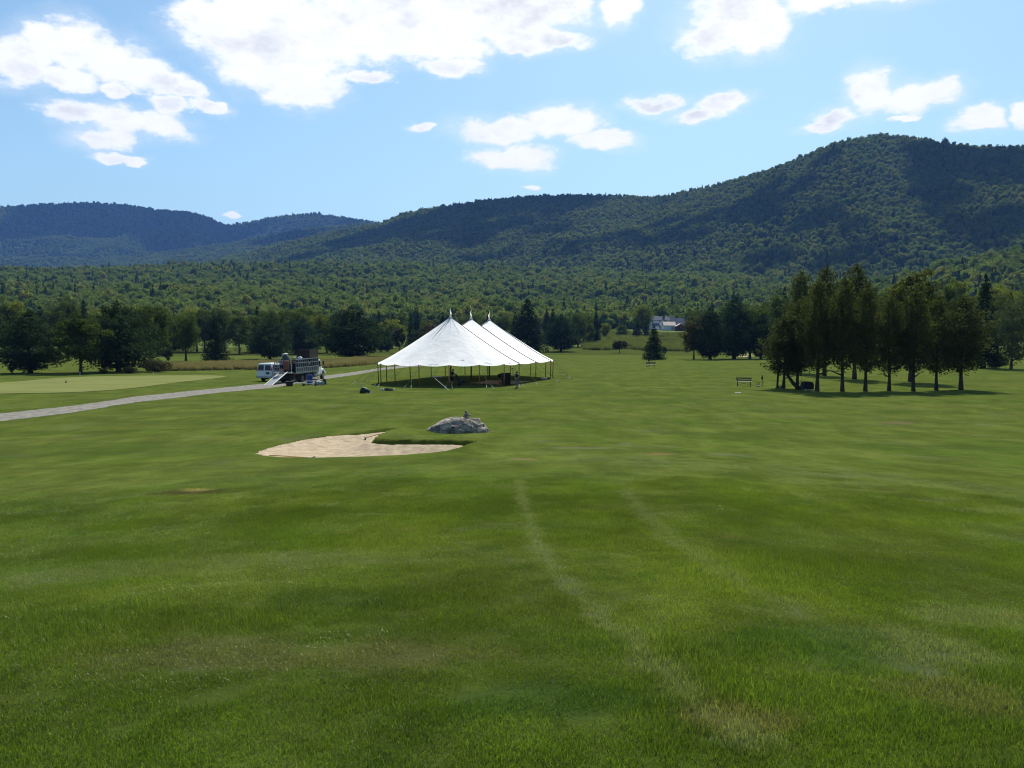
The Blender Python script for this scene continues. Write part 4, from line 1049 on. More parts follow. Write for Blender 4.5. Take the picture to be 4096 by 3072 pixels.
# ---------------------------------------------------------------- sailcloth tent
PEAK_H, EAVE_H, RAD = 7.15, 2.22, 7.85
P1 = Vector(((450.75 - 512) / FPX * 87.0, 87.0, 0)); P3 = Vector(((489.3 - 512) / FPX * 98.1, 98.1, 0)); P2 = (P1 + P3) / 2
RD = (P3 - P1).normalized(); ND = Vector((RD.y, -RD.x, 0)); LEN = (P3 - P1).length
tz = ground_at(P2.x, P2.y)
cloth_m = bpy.data.materials.new('sailcloth'); cloth_m.use_nodes = True
_t = cloth_m.node_tree; _t.nodes.clear(); _n = NT(_t)
_o = _n.n('ShaderNodeTexCoord').outputs['Object']
_c = _n.mix(_n.ramp(_n.noise(_o, 0.6, 4), 0.3, 0.7), (0.78, 0.77, 0.74), (0.84, 0.83, 0.80))
_wr = _n.noise(_n.vmath('MULTIPLY', _o, (1, 1, 0.4)), 1.6, 3, 0.5)
_b = _n.n('ShaderNodeBump', inp={'Height': _wr, 'Strength': 0.35, 'Distance': 0.15})
_d = _n.n('ShaderNodeBsdfDiffuse', inp={0: _c, 'Normal': _b.outputs[0]}).outputs[0]
_tr = _n.n('ShaderNodeBsdfTranslucent', inp={0: (0.80, 0.76, 0.66, 1), 'Normal': _b.outputs[0]}).outputs[0]
_n.n('ShaderNodeOutputMaterial', inp={0: _n.n('ShaderNodeMixShader', inp={0: 0.05, 1: _d, 2: _tr}).outputs[0]})
seam_m = mat('seam_webbing', (0.09, 0.085, 0.08), 0.8)
pole_m = mat('varnished_pole', (0.36, 0.17, 0.055), 0.45, var=0.2, scale=3)
rope_m = mat('guy_rope_fibre', (0.16, 0.17, 0.10), 0.9)
strap_m = mat('white_strap', (0.72, 0.72, 0.66), 0.7)
tent = thing('tent', 'large white sailcloth tent with three peaks on wooden poles', 'tent', (P2.x, P2.y, tz))
TO = Vector((P2.x, P2.y, tz))
# anchors round the eave, anticlockwise seen from above: every 22.5 degrees round each end, one at each side
base_a = math.atan2(RD.y, RD.x)
anchors = []     # (eave point, centre on the ridge line, outward dir)
for k in range(9):
    a = base_a + R(90) + R(22.5) * k; d = Vector((math.cos(a), math.sin(a), 0)); anchors.append((P1 + d * RAD, P1, d))
anchors.append((P2 + ND * RAD, P2, ND))
for k in range(9):
    a = base_a - R(90) + R(22.5) * k; d = Vector((math.cos(a), math.sin(a), 0)); anchors.append((P3 + d * RAD, P3, d))
anchors.append((P2 - ND * RAD, P2, -ND))
NA = len(anchors)
def ridge_h(s):      # height of the ridge, s along it from P1
    s = max(0, min(LEN, s)); q = (s / (LEN / 2)) % 1.0
    if s >= LEN: q = 0
    return PEAK_H - 0.86 * (1 - abs(2 * q - 1) ** 1.35) ** 1.0 if 0 < q < 1 else PEAK_H
SUB, RS = 14, 26
vs = []; cols = 0
for i in range(NA):
    (e0, c0, d0), (e1, c1, d1) = anchors[i], anchors[(i + 1) % NA]
    for j in range(SUB):
        f = j / SUB
        c = c0.lerp(c1, f); s = (c - P1).dot(RD)
        e = e0.lerp(e1, f)
        if (c1 - c0).length < 1e-6:
            d = d0.lerp(d1, f).normalized(); full = c + d * RAD; e = full      # the end is a rounded cone; only its hem runs straight between corners
        else: d = d0.lerp(d1, f).normalized()
        pull = math.sin(math.pi * f)
        rh = ridge_h(s)
        for k in range(RS + 1):
            t = k / RS
            t2 = 1 - (1 - t) ** 1.15
            p = c.lerp(e, t2) - d * (0.05 * pull * t2 ** 6)
            z = EAVE_H + (rh - EAVE_H) * (1 - t2) ** 1.12
            z -= 0.15 * pull ** 0.8 * t2 ** 7
            z -= 0.015 * pull * math.sin(math.pi * t2) * (1.0)       # slack between the seams
            z += 0.018 * math.sin(f * 70 + i) * t2 ** 9 * (1 - pull)        # gathers at each corner
            vs.append(Vector((p.x, p.y, z + tz)) - TO)
        cols += 1
fs = []
for i in range(cols):
    for k in range(RS):
        a = i * (RS + 1) + k; b_ = ((i + 1) % cols) * (RS + 1) + k
        fs.append((a, b_, b_ + 1, a + 1))
b = B(); b.add(vs, fs); can = b.make('canopy', cloth_m, tent, smooth=True)
def surf(i, t, f=0.0):      # a point of the canopy on the line of anchor i
    n = (i * SUB + int(f * SUB)) % cols; k = t * RS; k0 = min(int(k), RS - 1)
    return vs[n * (RS + 1) + k0].lerp(vs[n * (RS + 1) + k0 + 1], k - k0)
for i in (8, 9, 10, 0, 18, 19):
    b = B(); b.tube([surf(i, t / 20) + Vector((0, 0, 0.03)) for t in range(21)], 0.035, 5); b.make('seam', seam_m, tent)
b = B()
b.tube([Vector((*(P1.lerp(P3, s / 24)).xy, ridge_h(LEN * s / 24) + tz + 0.02)) - TO for s in range(25)], 0.035, 5); b.make('ridge_seam', seam_m, tent)
crease_shade_m = mat('crease_shade_grey', (0.50, 0.50, 0.52), 0.9)  # grey strips paint the shade of folds onto the cloth
pen_m = leaf_mat('pennant_cloth', (0.72, 0.72, 0.70), (0.80, 0.80, 0.78), 0.55, 0.0, 1.0, tcol=(1, 1, 1))
for i in range(1, 8):
    L_ = [0.30, 0.42, 0.30, 0.36, 0.48, 0.34, 0.30, 0.3][i]
    b = B(); b.tube([surf(i, t / 8 * L_) + Vector((0, 0, 0.015)) for t in range(9)], [0.016] * 4 + [0.014, .012, .010, .008, .004], 4); b.make('crease', crease_shade_m, tent)
b = B(); b.tube([surf(3, 0.02, 0.5) + Vector((0, -.02, .03)), surf(3, 0.22, 0.5) + Vector((0, -.02, .03)), surf(3, 0.40, 0.5) + Vector((0, -.02, .02))], [0.03, 0.06, 0.01], 5, flat=0.3); b.make('crease', crease_shade_m, tent)
for (i, f0, t0, f1, t1) in ((4, 0.35, .96, 5, .84), (4, 0.5, .95, 5, .82), (6, 0.3, 0.9, 6, 0.94), (7, 0.3, .93, 7, .97)):
    a_, c_ = surf(i, t0, f0), surf(int(f1), t1, 0.6)
    b = B(); b.tube([a_ + Vector((0, -.03, .02)), a_.lerp(c_, .5) + Vector((0, -.05, .03)), c_ + Vector((0, -.03, .02))], [0.01, 0.022, 0.01], 4); b.make('crease', crease_shade_m, tent)
for i, c in enumerate((P1, P2, P3)):
    b = B(); b.lathe([(0.30, PEAK_H - 0.30), (0.20, PEAK_H - 0.06), (0.09, PEAK_H + 0.12), (0.05, PEAK_H + 0.32)], (0, 0, 0), 12); b.make('peak_cap', pen_m, tent, smooth=True, loc=Vector((c.x, c.y, tz)) - TO)
    b = B()
    n_ = 8; vv = []
    for k in range(n_ + 1):
        t = k / n_; w_ = 0.17 * math.sin(math.pi * min(1, 0.18 + t)) ** 0.8 * (1 - t * .75) + 0.012
        ox = 0.05 * math.sin(t * 7 + i * 1.3)
        vv += [(-w_ * .55 + ox, 0.04 * math.sin(t * 9), PEAK_H + 0.20 + 0.92 * t), (w_ * .45 + ox, -0.04 * math.sin(t * 8), PEAK_H + 0.20 + 0.92 * t)]
    b.add(vv, [(2 * k, 2 * k + 1, 2 * k + 3, 2 * k + 2) for k in range(n_)])
    b.make('pennant', pen_m, tent, loc=Vector((c.x, c.y, tz)) - TO)
    b = B(); b.tube([(0, 0, 0), (0, 0, PEAK_H - 0.2)], 0.085, 10); b.make('centre_pole', pole_m, tent, smooth=True, loc=Vector((c.x, c.y, tz)) - TO)
for i, (e, c, d) in enumerate(anchors):
    zb = ground_at(e.x, e.y); o_ = Vector((e.x, e.y, zb)) - TO
    b = B(); b.tube([(d.x * -0.03, d.y * -0.03, 0), (d.x * .05, d.y * .05, EAVE_H + tz - zb)], 0.055, 8); b.make('side_pole', pole_m, tent, smooth=True, loc=o_)
    top = Vector((d.x * .05, d.y * .05, EAVE_H + tz - zb - .02)); side = Vector((-d.y, d.x, 0))
    out = d * (2.5 + 0.3 * math.sin(i * 2.2)); k0 = top.lerp(Vector((out.x, out.y, 0)), 0.62)
    b = B(); b.tube([top, k0], 0.014, 5); b.make('guy_rope', rope_m, tent, loc=o_)
    for sgn in (-1, 1):
        st = out * (1.0) + side * (0.42 * sgn); gz = ground_at(e.x + st.x, e.y + st.y) - zb
        st = Vector((st.x, st.y, gz)); mid = k0.lerp(st, 0.45)
        b = B(); b.tube([k0, mid.lerp(st, .35)], 0.012, 5); b.make('guy_rope', rope_m, tent, loc=o_)
        b = B(); b.tube([mid.lerp(st, .35), st - Vector((0, 0, .02))], 0.019, 5); b.make('strap', strap_m, tent, loc=o_)
        b = B(); b.tube([st - Vector((0, 0, .1)), st + Vector((0, 0, .09)) + d * .02], 0.022, 6); b.make('stake', dark_m, tent, loc=o_)
# the long white strap from the near corner to a stake
e2 = anchors[4][0]; q_ = cast((1400 + 970 * .407) / 4, (1200 + 885 * .407) / 4)
b = B(); b.tube([Vector((e2.x + .1, e2.y, EAVE_H + tz)) - TO, (Vector((e2.x, e2.y, EAVE_H + tz)) * .45 + q_ * .55) - TO], 0.016, 5); b.make('guy_rope', rope_m, tent)
b = B(); b.tube([(Vector((e2.x, e2.y, EAVE_H + tz)) * .45 + q_ * .55) - TO, q_ - TO], 0.022, 5); b.make('strap', strap_m, tent)
# ---- dance floor being laid
deck_m = mat('floor_timber', (0.34, 0.20, 0.12), 0.6, var=0.3, scale=1.2)
fc = Vector((-1.45, 87.2, 0)); fl = thing('dance_floor', 'reddish timber dance floor panels laid on the shaded grass under the tent', 'dance floor', (fc.x, fc.y, ground_at(fc.x, fc.y)), math.atan2(RD.y, RD.x))
for i in range(6):
    for j in range(4):
        if (i, j) in ((0, 3),): continue
        b = B(); b.box((0, 0, 0.06), (1.17, 1.17, 0.06)); b.make('floor_panel', deck_m, fl, loc=((i - 2.5) * 1.2, (j - 1.5) * 1.2, random.uniform(0, .012)))
# ---- stack of floor panels on a dolly
brown_m = mat('brown_timber', (0.032, 0.018, 0.016), 0.7, var=0.35, scale=2)
pc = cast(506.4, 385.2); st = thing('panel_stack', 'upright stack of dark brown floor panels on a dolly under the tent', 'panel stack', pc, R(8))
for i in range(7):
    b = B(); b.box((0, 0, 0.72), (0.085, 0.62, 1.12)); b.make('floor_panel', brown_m, st, loc=(-0.36 + i * 0.12, random.uniform(-.03, .03), 0))
b = B(); b.box((0, 0, 0.13), (0.95, 0.7, 0.06)); b.make('dolly_deck', dark_m, st)
for sx in (-1, 1):
    for sy in (-1, 1):
        b = B(); b.lathe([(0.05, -0.02), (0.05, 0.02)], (0, 0, 0), 10, 'Y'); b.make('wheel', dark_m, st, loc=(sx * .38, sy * .27, 0.05))
b = B(); b.tube([(-.47, -.25, .12), (-.47, -.25, 1.2), (-.47, .25, 1.2), (-.47, .25, .12)], 0.02, 6); b.make('push_handle', dark_m, st)
pb = cast(463.2, 383.2); e = thing('tool_case', 'small black tool case on the shaded grass by the middle tent pole', 'tool case', pb, R(10))
b = B(); b.box((0, 0, 0.17), (0.42, 0.28, 0.30)); b.make('case_body', dark_m, e, bevel=0.02)
b = B(); b.box((0, 0, 0.335), (0.44, 0.30, 0.025)); b.make('lid', mat('grey_lid', (0.3, 0.31, 0.33), 0.4), e)
b = B(); b.tube([(-.1, 0, .34), (-.08, 0, .40), (.08, 0, .40), (.1, 0, .34)], 0.012, 5); b.make('handle', dark_m, e)
def cloth_heap(name, p, sx, sy, h, m, label, cat, seed, n=5):
    e = thing(name, label, cat, p); g = random.Random(seed)
    b = B()
    for i in range(n): b.blob((g.uniform(-.5, .5) * sx, g.uniform(-.4, .4) * sy, h * g.uniform(.2, .45)), (sx * g.uniform(.22, .36), sy * g.uniform(.25, .4), h * g.uniform(.35, .6)), seed + i, 0.35, 2, 1.7)
    b.make('folds', m, e); return e
white_m = mat('white_fabric', (0.72, 0.72, 0.70), 0.9, var=0.06)
black_m = mat('black_fabric', (0.018, 0.019, 0.02), 0.85)
grey_m = mat('grey_canvas', (0.055, 0.068, 0.072), 0.9, var=0.3, scale=2)
cloth_heap('fabric_heap', cast(438.5, 377.4), 1.3, 0.5, 0.16, white_m, 'crumpled white cloth heap on the sunlit grass beyond the tent shade', 'cloth', 11)
# bags beside the left end of the tent
e = thing('duffel_bag', 'dark green wheeled duffel bag standing left of the tent shade', 'bag', cast(365.5, 393.2), R(10))
b = B(); b.blob((-.1, 0, .24), (.36, .24, .27), 3, .18, 3); b.make('bag_body', mat('dark_green_canvas', (0.012, 0.03, 0.022), 0.6), e, smooth=True)
b = B(); b.blob((-.12, 0, .47), (.12, .12, .06), 5, .1, 2); b.make('top_flap', mat('pale_green_nylon', (0.18, 0.32, 0.22), 0.5), e)
b = B(); b.blob((.30, 0, .15), (.2, .16, .14), 9, .2, 2); b.make('side_pouch', black_m, e)
b = B(); b.lathe([(.05, -.03), (.09, -.03), (.09, .03), (.05, .03)], (.43, -.12, .09), 12, 'Y'); b.make('wheel', white_m, e)
e = cloth_heap('strap_pile', cast(388.5, 390.6), 0.75, 0.4, 0.24, black_m, 'black bundle with white strap rolls at the near edge of the tent shade', 'bundle', 21)
for x in (-.62, -.48, .5): 
    b = B(); b.lathe([(.03, -.05), (.10, -.05), (.10, .05), (.03, .05)], (x, -.1, .10), 12, 'Y'); b.make('strap_roll', white_m, e)
e = cloth_heap('fabric_roll', cast(545.0, 379.2), 0.55, 0.3, 0.24, white_m, 'white cloth roll with a black end at the right edge of the tent shade', 'cloth', 31)
b = B(); b.blob((.42, 0, .12), (.14, .16, .12), 2, .2, 2); b.make('black_end', black_m, e)
# leaning tarp held by the first worker
lp = cast(458.6, 385.3); e = thing('canvas_roll', 'long rolled canvas leaning upright against the worker in the dark shirt', 'canvas roll', lp)
b = B(); b.tube([(0.30, 0, 0.05), (0.10, 0, 0.45), (-0.12, 0, 0.85), (-0.33, 0, 1.18)], [0.20, 0.16, 0.12, 0.09], 10); b.make('canvas', grey_m, e, smooth=True)
b = B(); b.blob((.12, 0, .1), (.26, .2, .1), 7, .3, 2); b.make('loose_end', black_m, e)
# ---------------------------------------------------------------- people
skin_m = mat('skin', (0.34, 0.19, 0.13), 0.6, var=0.05)
hair_m = mat('dark_hair', (0.02, 0.015, 0.012), 0.7)
shoe_m = mat('dark_shoes', (0.02, 0.018, 0.016), 0.6)
def skinned(name, m, J, edges, radii, parent, sub=1):
    """one continuous surface grown round a skeleton"""
    names = list(J); me = bpy.data.meshes.new(name)
    me.from_pydata([J[k] for k in names], [(names.index(a), names.index(b)) for a, b in edges], [])
    me.materials.append(m)
    o = link(name, me, parent)
    sk = o.modifiers.new('skin', 'SKIN'); sk.use_smooth_shade = True
    if not me.skin_vertices: me.attributes.new('skin', 'FLOAT', 'POINT')
    for i, k in enumerate(names):
        r = radii[k]; me.skin_vertices[0].data[i].radius = r if isinstance(r, tuple) else (r, r)
        me.skin_vertices[0].data[i].use_root = (k == names[0])
    s = o.modifiers.new('sub', 'SUBSURF'); s.levels = sub; s.render_levels = sub
    return o
def person(label, p, rz, J_over=None, shirt=(0.02, 0.02, 0.03), pants=(0.02, 0.02, 0.025), shorts=True, cap=None, scale=1.0, sleeve=True):
    e = thing('person', label, 'person', p, rz); e.scale = (scale,) * 3
    J = dict(pelvis=(0, 0, .95), waist=(0, 0, 1.10), chest=(.01, 0, 1.32), neck=(.01, 0, 1.47), head=(.03, 0, 1.60), crown=(.02, 0, 1.71),
             shl=(0, .17, 1.41), ell=(-.02, .24, 1.14), wrl=(.08, .24, .90), shr=(0, -.17, 1.41), elr=(-.02, -.24, 1.14), wrr=(.08, -.24, .90),
             hpl=(0, .10, .90), knl=(.03, .12, .50), anl=(-.02, .13, .09), tol=(.15, .15, .035), hpr=(0, -.10, .90), knr=(.03, -.12, .50), anr=(-.02, -.13, .09), tor=(.15, -.15, .035))
    if J_over: J.update(J_over)
    Rd = dict(pelvis=(.15, .12), waist=(.14, .11), chest=(.165, .12), neck=.055, head=(.08, .095), crown=(.06, .07), shl=.062, ell=.045, wrl=.028, shr=.062, elr=.045, wrr=.028,
              hpl=.095, knl=.062, anl=.042, tol=.035, hpr=.095, knr=.062, anr=.042, tor=.035)
    E = [('pelvis', 'waist'), ('waist', 'chest'), ('chest', 'neck'), ('neck', 'head'), ('head', 'crown'), ('chest', 'shl'), ('shl', 'ell'), ('ell', 'wrl'), ('chest', 'shr'), ('shr', 'elr'), ('elr', 'wrr'),
         ('pelvis', 'hpl'), ('hpl', 'knl'), ('knl', 'anl'), ('anl', 'tol'), ('pelvis', 'hpr'), ('hpr', 'knr'), ('knr', 'anr'), ('anr', 'tor')]
    for s in 'lr':      # hands: a palm, four fingers of different lengths, a thumb from its side
        w = Vector(J['wr' + s]); d = (w - Vector(J['el' + s])).normalized(); n = d.cross(Vector((1, 0, 0.2))).normalized(); t = d.cross(n)
        J['pa' + s] = tuple(w + d * .075); Rd['pa' + s] = (.036, .018); E.append(('wr' + s, 'pa' + s))
        for k, (off, L) in enumerate(((-.027, .065), (-.009, .078), (.009, .074), (.027, .056))):
            a = w + d * .10 + n * off; J['fa%d%s' % (k, s)] = tuple(a); J['fb%d%s' % (k, s)] = tuple(a + d * L * .7 + t * L * .55)
            Rd['fa%d%s' % (k, s)] = .0095; Rd['fb%d%s' % (k, s)] = .0075; E += [('pa' + s, 'fa%d%s' % (k, s)), ('fa%d%s' % (k, s), 'fb%d%s' % (k, s))]
        J['th' + s] = tuple(w + d * .06 - n * .055 + t * .02); Rd['th' + s] = .010; E.append(('wr' + s, 'th' + s))
    skinned('body', skin_m, J, E, Rd, e)
    def sub(keys, grow, name, m, cut=None):
        JJ = {k: J[k] for k in keys}
        if cut:
            for k, (a, b_, f) in cut.items(): JJ[k] = tuple(Vector(J[a]).lerp(Vector(J[b_]), f))
        rr = {}
        for k in JJ:
            base = Rd[k] if k in Rd else Rd[cut[k][0]]
            rr[k] = tuple(x + grow for x in base) if isinstance(base, tuple) else base + grow
        return JJ, rr
    sm = mat('shirt_cloth', shirt, 0.9, var=0.15); pm = mat('trouser_cloth', pants, 0.9, var=0.15)
    cut = {'sll': ('shl', 'ell', .75), 'slr': ('shr', 'elr', .75)}
    JJ, rr = sub(['chest', 'waist', 'pelvis', 'neck', 'shl', 'shr'], .018, 'shirt', sm, cut)
    JJ['neck'] = tuple(Vector(J['chest']).lerp(Vector(J['neck']), .8)); rr['neck'] = .075
    skinned('shirt', sm, JJ, [('chest', 'waist'), ('waist', 'pelvis'), ('chest', 'neck'), ('chest', 'shl'), ('shl', 'sll'), ('chest', 'shr'), ('shr', 'slr')], rr, e)
    if shorts:
        cut = {'lgl': ('hpl', 'knl', .92), 'lgr': ('hpr', 'knr', .92)}
        JJ, rr = sub(['pelvis', 'hpl', 'hpr'], .022, 'shorts', pm, cut); rr['lgl'] = rr['lgr'] = .095
        skinned('shorts', pm, JJ, [('pelvis', 'hpl'), ('hpl', 'lgl'), ('pelvis', 'hpr'), ('hpr', 'lgr')], rr, e)
    else:
        JJ, rr = sub(['pelvis', 'hpl', 'knl', 'anl', 'hpr', 'knr', 'anr'], .024, 'trousers', pm)
        skinned('trousers', pm, JJ, [('pelvis', 'hpl'), ('hpl', 'knl'), ('knl', 'anl'), ('pelvis', 'hpr'), ('hpr', 'knr'), ('knr', 'anr')], rr, e)
    for s in 'lr':
        a, t = Vector(J['an' + s]), Vector(J['to' + s]); b = B(); b.tube([a - (t - a) * .35 + Vector((0, 0, -.045)), a + Vector((0, 0, -.035)), t + Vector((0, 0, .01)), t + (t - a) * .3], [.04, .055, .05, .02], 8); b.make('shoe', shoe_m, e, smooth=True)
    h, c = Vector(J['head']), Vector(J['crown']); up = (c - h).normalized(); fw = (Vector((1, 0, 0)) - up * up.x).normalized(); sd = up.cross(fw)
    b = B(); b.blob(tuple(h + up * .055 - fw * .018), (.098, .092, .105), 3, .03, 3)
    b.make('cap' if cap else 'hair', mat('cap_cloth', cap, 0.9) if cap else hair_m, e, smooth=True)
    if cap:
        b = B(); q = h + up * .06; b.add([q + fw * .06 + sd * .07, q + fw * .06 - sd * .07, q + fw * .17 - sd * .05, q + fw * .17 + sd * .05, q + fw * .06 + sd * .07 + up * .012, q + fw * .06 - sd * .07 + up * .012, q + fw * .17 - sd * .05 + up * .008, q + fw * .17 + sd * .05 + up * .008],
              [(0, 1, 2, 3), (7, 6, 5, 4), (0, 4, 5, 1), (1, 5, 6, 2), (2, 6, 7, 3), (3, 7, 4, 0)]); b.make('cap_peak', mat('cap_cloth', cap, 0.9), e)
    b = B(); b.tube([h + fw * .085 + up * .01, h + fw * .118 - up * .022, h + fw * .09 - up * .03], [.008, .014, .008], 6); b.make('nose', skin_m, e, smooth=True)
    for k in (-1, 1):
        b = B(); b.blob(tuple(h + fw * .083 + sd * k * .032 + up * .012), (.011, .012, .009), 1, 0, 2); b.make('eye', white_m, e)
        b = B(); b.blob(tuple(h + sd * k * .088 - up * .005), (.020, .008, .03), 1, .02, 2); b.make('ear', skin_m, e)
    b = B(); b.tube([h + fw * .088 + sd * .025 - up * .052, h + fw * .094 - up * .054, h + fw * .088 - sd * .025 - up * .052], .006, 5); b.make('mouth', mat('lips', (0.2, 0.08, 0.07), 0.6), e)
    return e
p1 = cast(452.2, 386.6)
person('worker in black shirt and shorts standing by the front tent pole, head bowed', p1, R(-20), dict(neck=(.05, 0, 1.46), head=(.11, 0, 1.57), crown=(.13, 0, 1.68), chest=(.03, 0, 1.32), ell=(.12, .26, 1.17), wrl=(.36, .16, 1.12), elr=(.0, -.27, 1.14), wrr=(.18, -.26, .98)), (0.012, 0.012, 0.014), (0.012, 0.012, 0.015), True, scale=1.03)
p2 = cast(499.6, 384.2); p2.z += 0.09
person('worker in grey shirt and dark shorts bending down over the dance floor', p2, R(0), dict(pelvis=(0, 0, .90), waist=(.13, 0, 1.0), chest=(.34, 0, 1.02), neck=(.46, 0, .96), head=(.56, 0, .88), crown=(.64, 0, .80), shl=(.38, .17, .98), ell=(.44, .2, .70), wrl=(.46, .16, .45), shr=(.38, -.17, .98), elr=(.46, -.2, .70), wrr=(.48, -.16, .45), hpl=(-.01, .1, .86), hpr=(-.01, -.1, .86), knl=(-.02, .15, .48), knr=(-.02, -.17, .48), anl=(-.04, .17, .09), anr=(-.04, -.19, .09), tol=(.13, .19, .035), tor=(.13, -.21, .035)), (0.14, 0.15, 0.17), (0.012, 0.012, 0.016), True)
p3 = cast(517, 388.4)
e3 = person('worker in navy shirt lifting a mallet at the right tent stakes', p3, R(-165), dict(ell=(-.05, .26, 1.16), wrl=(.12, .22, .98), shr=(.02, -.18, 1.43), elr=(.22, -.20, 1.30), wrr=(.38, -.14, 1.50), head=(.05, 0, 1.59), knl=(.05, .14, .5), anr=(-.08, -.16, .09), tor=(.10, -.18, .035)), (0.010, 0.012, 0.028), (0.13, 0.145, 0.175), False, cap=(0.02, 0.02, 0.03), scale=0.97)
c_, s_ = math.cos(R(-165)), math.sin(R(-165)); wl = Vector((.42, -.14, 1.56)) * 0.97
mp_ = p3 + Vector((wl.x * c_ - wl.y * s_, wl.x * s_ + wl.y * c_, wl.z))
e = thing('mallet', 'mallet held up by the worker at the right stakes', 'mallet', mp_)
b = B(); b.tube([(.03, 0, -.16), (-.02, 0, .45)], .018, 6); b.make('handle', wood_m, e)
b = B(); b.tube([(-.11, 0, .46), (.07, 0, .48)], .05, 8); b.make('mallet_head', dark_m, e)
# ---------------------------------------------------------------- stake truck
paint_m = mat('white_paint', (0.68, 0.69, 0.70), 0.3, var=0.04, scale=1.5, spec=0.5)
alu_m = mat('aluminium', (0.22, 0.25, 0.26), 0.5, metal=0.4, var=0.15, scale=3)
steel_m = mat('dark_steel', (0.035, 0.036, 0.038), 0.6, var=0.3)
tyre_m = mat('tyre_rubber', (0.018, 0.018, 0.018), 0.85)
rim_m = mat('rim_metal', (0.40, 0.40, 0.39), 0.35, metal=0.7)
glass_m = mat('dark_glass', (0.010, 0.012, 0.016), 0.12, spec=0.35, var=0.02)
red_m = mat('red_lens', (0.45, 0.02, 0.02), 0.2)
def wheel(parent, x, y, r, w=0.26, side=-1):
    b = B(); k = r
    b.lathe([(k * .55, -w / 2), (k * .92, -w / 2), (k, -w * .35), (k, w * .35), (k * .92, w / 2), (k * .55, w / 2)], (0, 0, 0), 24, 'Y'); t = b.make('wheel', tyre_m, parent, smooth=False, loc=(x, y, r))
    b = B(); yy = side * w * .32
    b.lathe([(k * .56, yy + side * .07), (k * .50, yy), (k * .22, yy - side * .02), (k * .2, yy + side * .08), (k * .05, yy + side * .09)], (0, 0, 0), 20, 'Y'); b.make('rim', rim_m, t)
    return t
TR = R(84.3); tk = thing('stake_truck', 'white flatbed truck with aluminium stake sides and a loading ramp, parked on the cart path', 'truck', (-24.7, 87.0, 0), TR)
tk.location.z = ground_at(-24.2, 91) + 0.0
BEDZ, BT, BL = 1.13, 2.69, 7.2
b = B(); b.box((BL / 2, 0, BEDZ - .06), (BL, 2.44, .12)); b.make('deck', alu_m, tk, bevel=.01)
b = B()
for s in (-1, 1): b.box((4.9, s * .42, .80), (9.2, .10, .26))
for x in (.4, 2, 3.6, 5.4, 7): b.box((x, 0, .82), (.10, .9, .16))
b.box((5.2, -.75, .62), (.9, .5, .42)); b.make('chassis', steel_m, tk)
for s in (-1, 1):
    for i in range(12):
        x = .04 + i * (BL - .08) / 11
        b = B(); b.box((0, 0, 0), (.07, .05, BT - BEDZ)); b.make('stake', alu_m, tk, loc=(x, s * 1.2, (BEDZ + BT) / 2))
        if i < 11 and s == -1:
            b = B(); b.box((0, 0, 0), (.30, .018, .50)); b.make('side_board', alu_m, tk, loc=(x + .5 * (BL - .08) / 11, s * 1.17, BEDZ + .30))
    for z in (BEDZ + .04, BEDZ + .58, BEDZ + 1.1, BT - .05):
        b = B(); b.box((0, 0, 0), (BL, .045, .07)); b.make('rail', alu_m, tk, loc=(BL / 2, s * 1.235, z))
b = B(); b.box((BL - .02, 0, (BEDZ + BT) / 2), (.06, 2.3, BT - BEDZ)); b.make('bulkhead', alu_m, tk)
# cab and hood
b = B(); b.prism([(7.35, .62), (9.05, .62), (9.05, 1.55), (8.75, 1.62), (8.42, 2.36), (8.2, 2.46), (7.5, 2.50), (7.35, 2.40)], -1.03, 1.03); b.make('cab', paint_m, tk, bevel=.06)
b = B(); b.prism([(9.06, .75), (9.06, 1.56), (9.6, 1.50), (9.98, 1.36), (10.1, 1.15), (10.1, .70), (9.9, .62)], -.62, .62); b.make('hood', paint_m, tk, bevel=.06)
for s in (-1, 1):
    b = B(); b.prism([(8.40, .62), (8.45, 1.0), (8.62, 1.22), (9.0, 1.34), (9.4, 1.26), (9.68, 1.05), (9.98, .95), (10.02, .68), (9.62, .66), (9.5, .95), (9.05, 1.10), (8.68, .92), (8.58, .62)], s * .60, s * 1.12); b.make('fender', paint_m, tk, bevel=.02)
    b = B(); b.prism([(7.55, 1.55), (8.55, 1.62), (8.30, 2.25), (7.6, 2.30)], s * 1.033, s * 1.045); b.make('side_window', glass_m, tk)
    d_ = B(); d_.prism([(7.5, .72), (8.62, .72), (8.66, 1.50), (7.5, 1.48)], s * 1.034, s * 1.05); dd = d_.make('door', paint_m, tk)
    b = B(); b.box((7.65, s * 1.07, 1.30), (.16, .04, .04)); b.make('handle', steel_m, dd)
    b = B(); b.tube([(8.5, s * 1.03, 1.7), (8.62, s * 1.28, 1.72), (8.62, s * 1.28, 2.25)], .02, 6); b.box((8.62, s * 1.32, 2.0), (.08, .20, .42)); b.make('mirror', steel_m, tk)
    b = B(); b.box((8.0, s * .95, .50), (.8, .28, .05)); b.box((8.0, s * .93, .30), (.7, .26, .04)); b.make('step', alu_m, tk)
    b = B(); b.box((9.98, s * .8, 1.05), (.10, .26, .18)); b.make('headlight', mat('lamp_glass', (0.6, 0.62, 0.65), 0.1), tk)
    wheel(tk, 9.05, s * .98, .47, .26, s); wheel(tk, 2.0, s * .95, .47, .5, s); wheel(tk, 3.35, s * .95, .47, .5, s)
    b = B(); b.box((1.15, s * .95, .62), (.03, .52, .68)); b.make('mudflap', steel_m, tk)
    b = B(); b.box((-.02, s * 1.05, .92), (.05, .20, .10)); b.make('tail_light', red_m, tk)
b = B(); b.prism([(8.44, 2.30), (8.74, 1.66), (8.78, 1.67), (8.49, 2.32)], -.9, .9); b.make('windscreen', glass_m, tk)
b = B(); b.lathe([(.22, 6.1), (.24, 6.15), (.24, 6.95), (.22, 7.0)], (0, -.92, .58), 14, 'X'); b.make('fuel_tank', alu_m, tk, smooth=True)
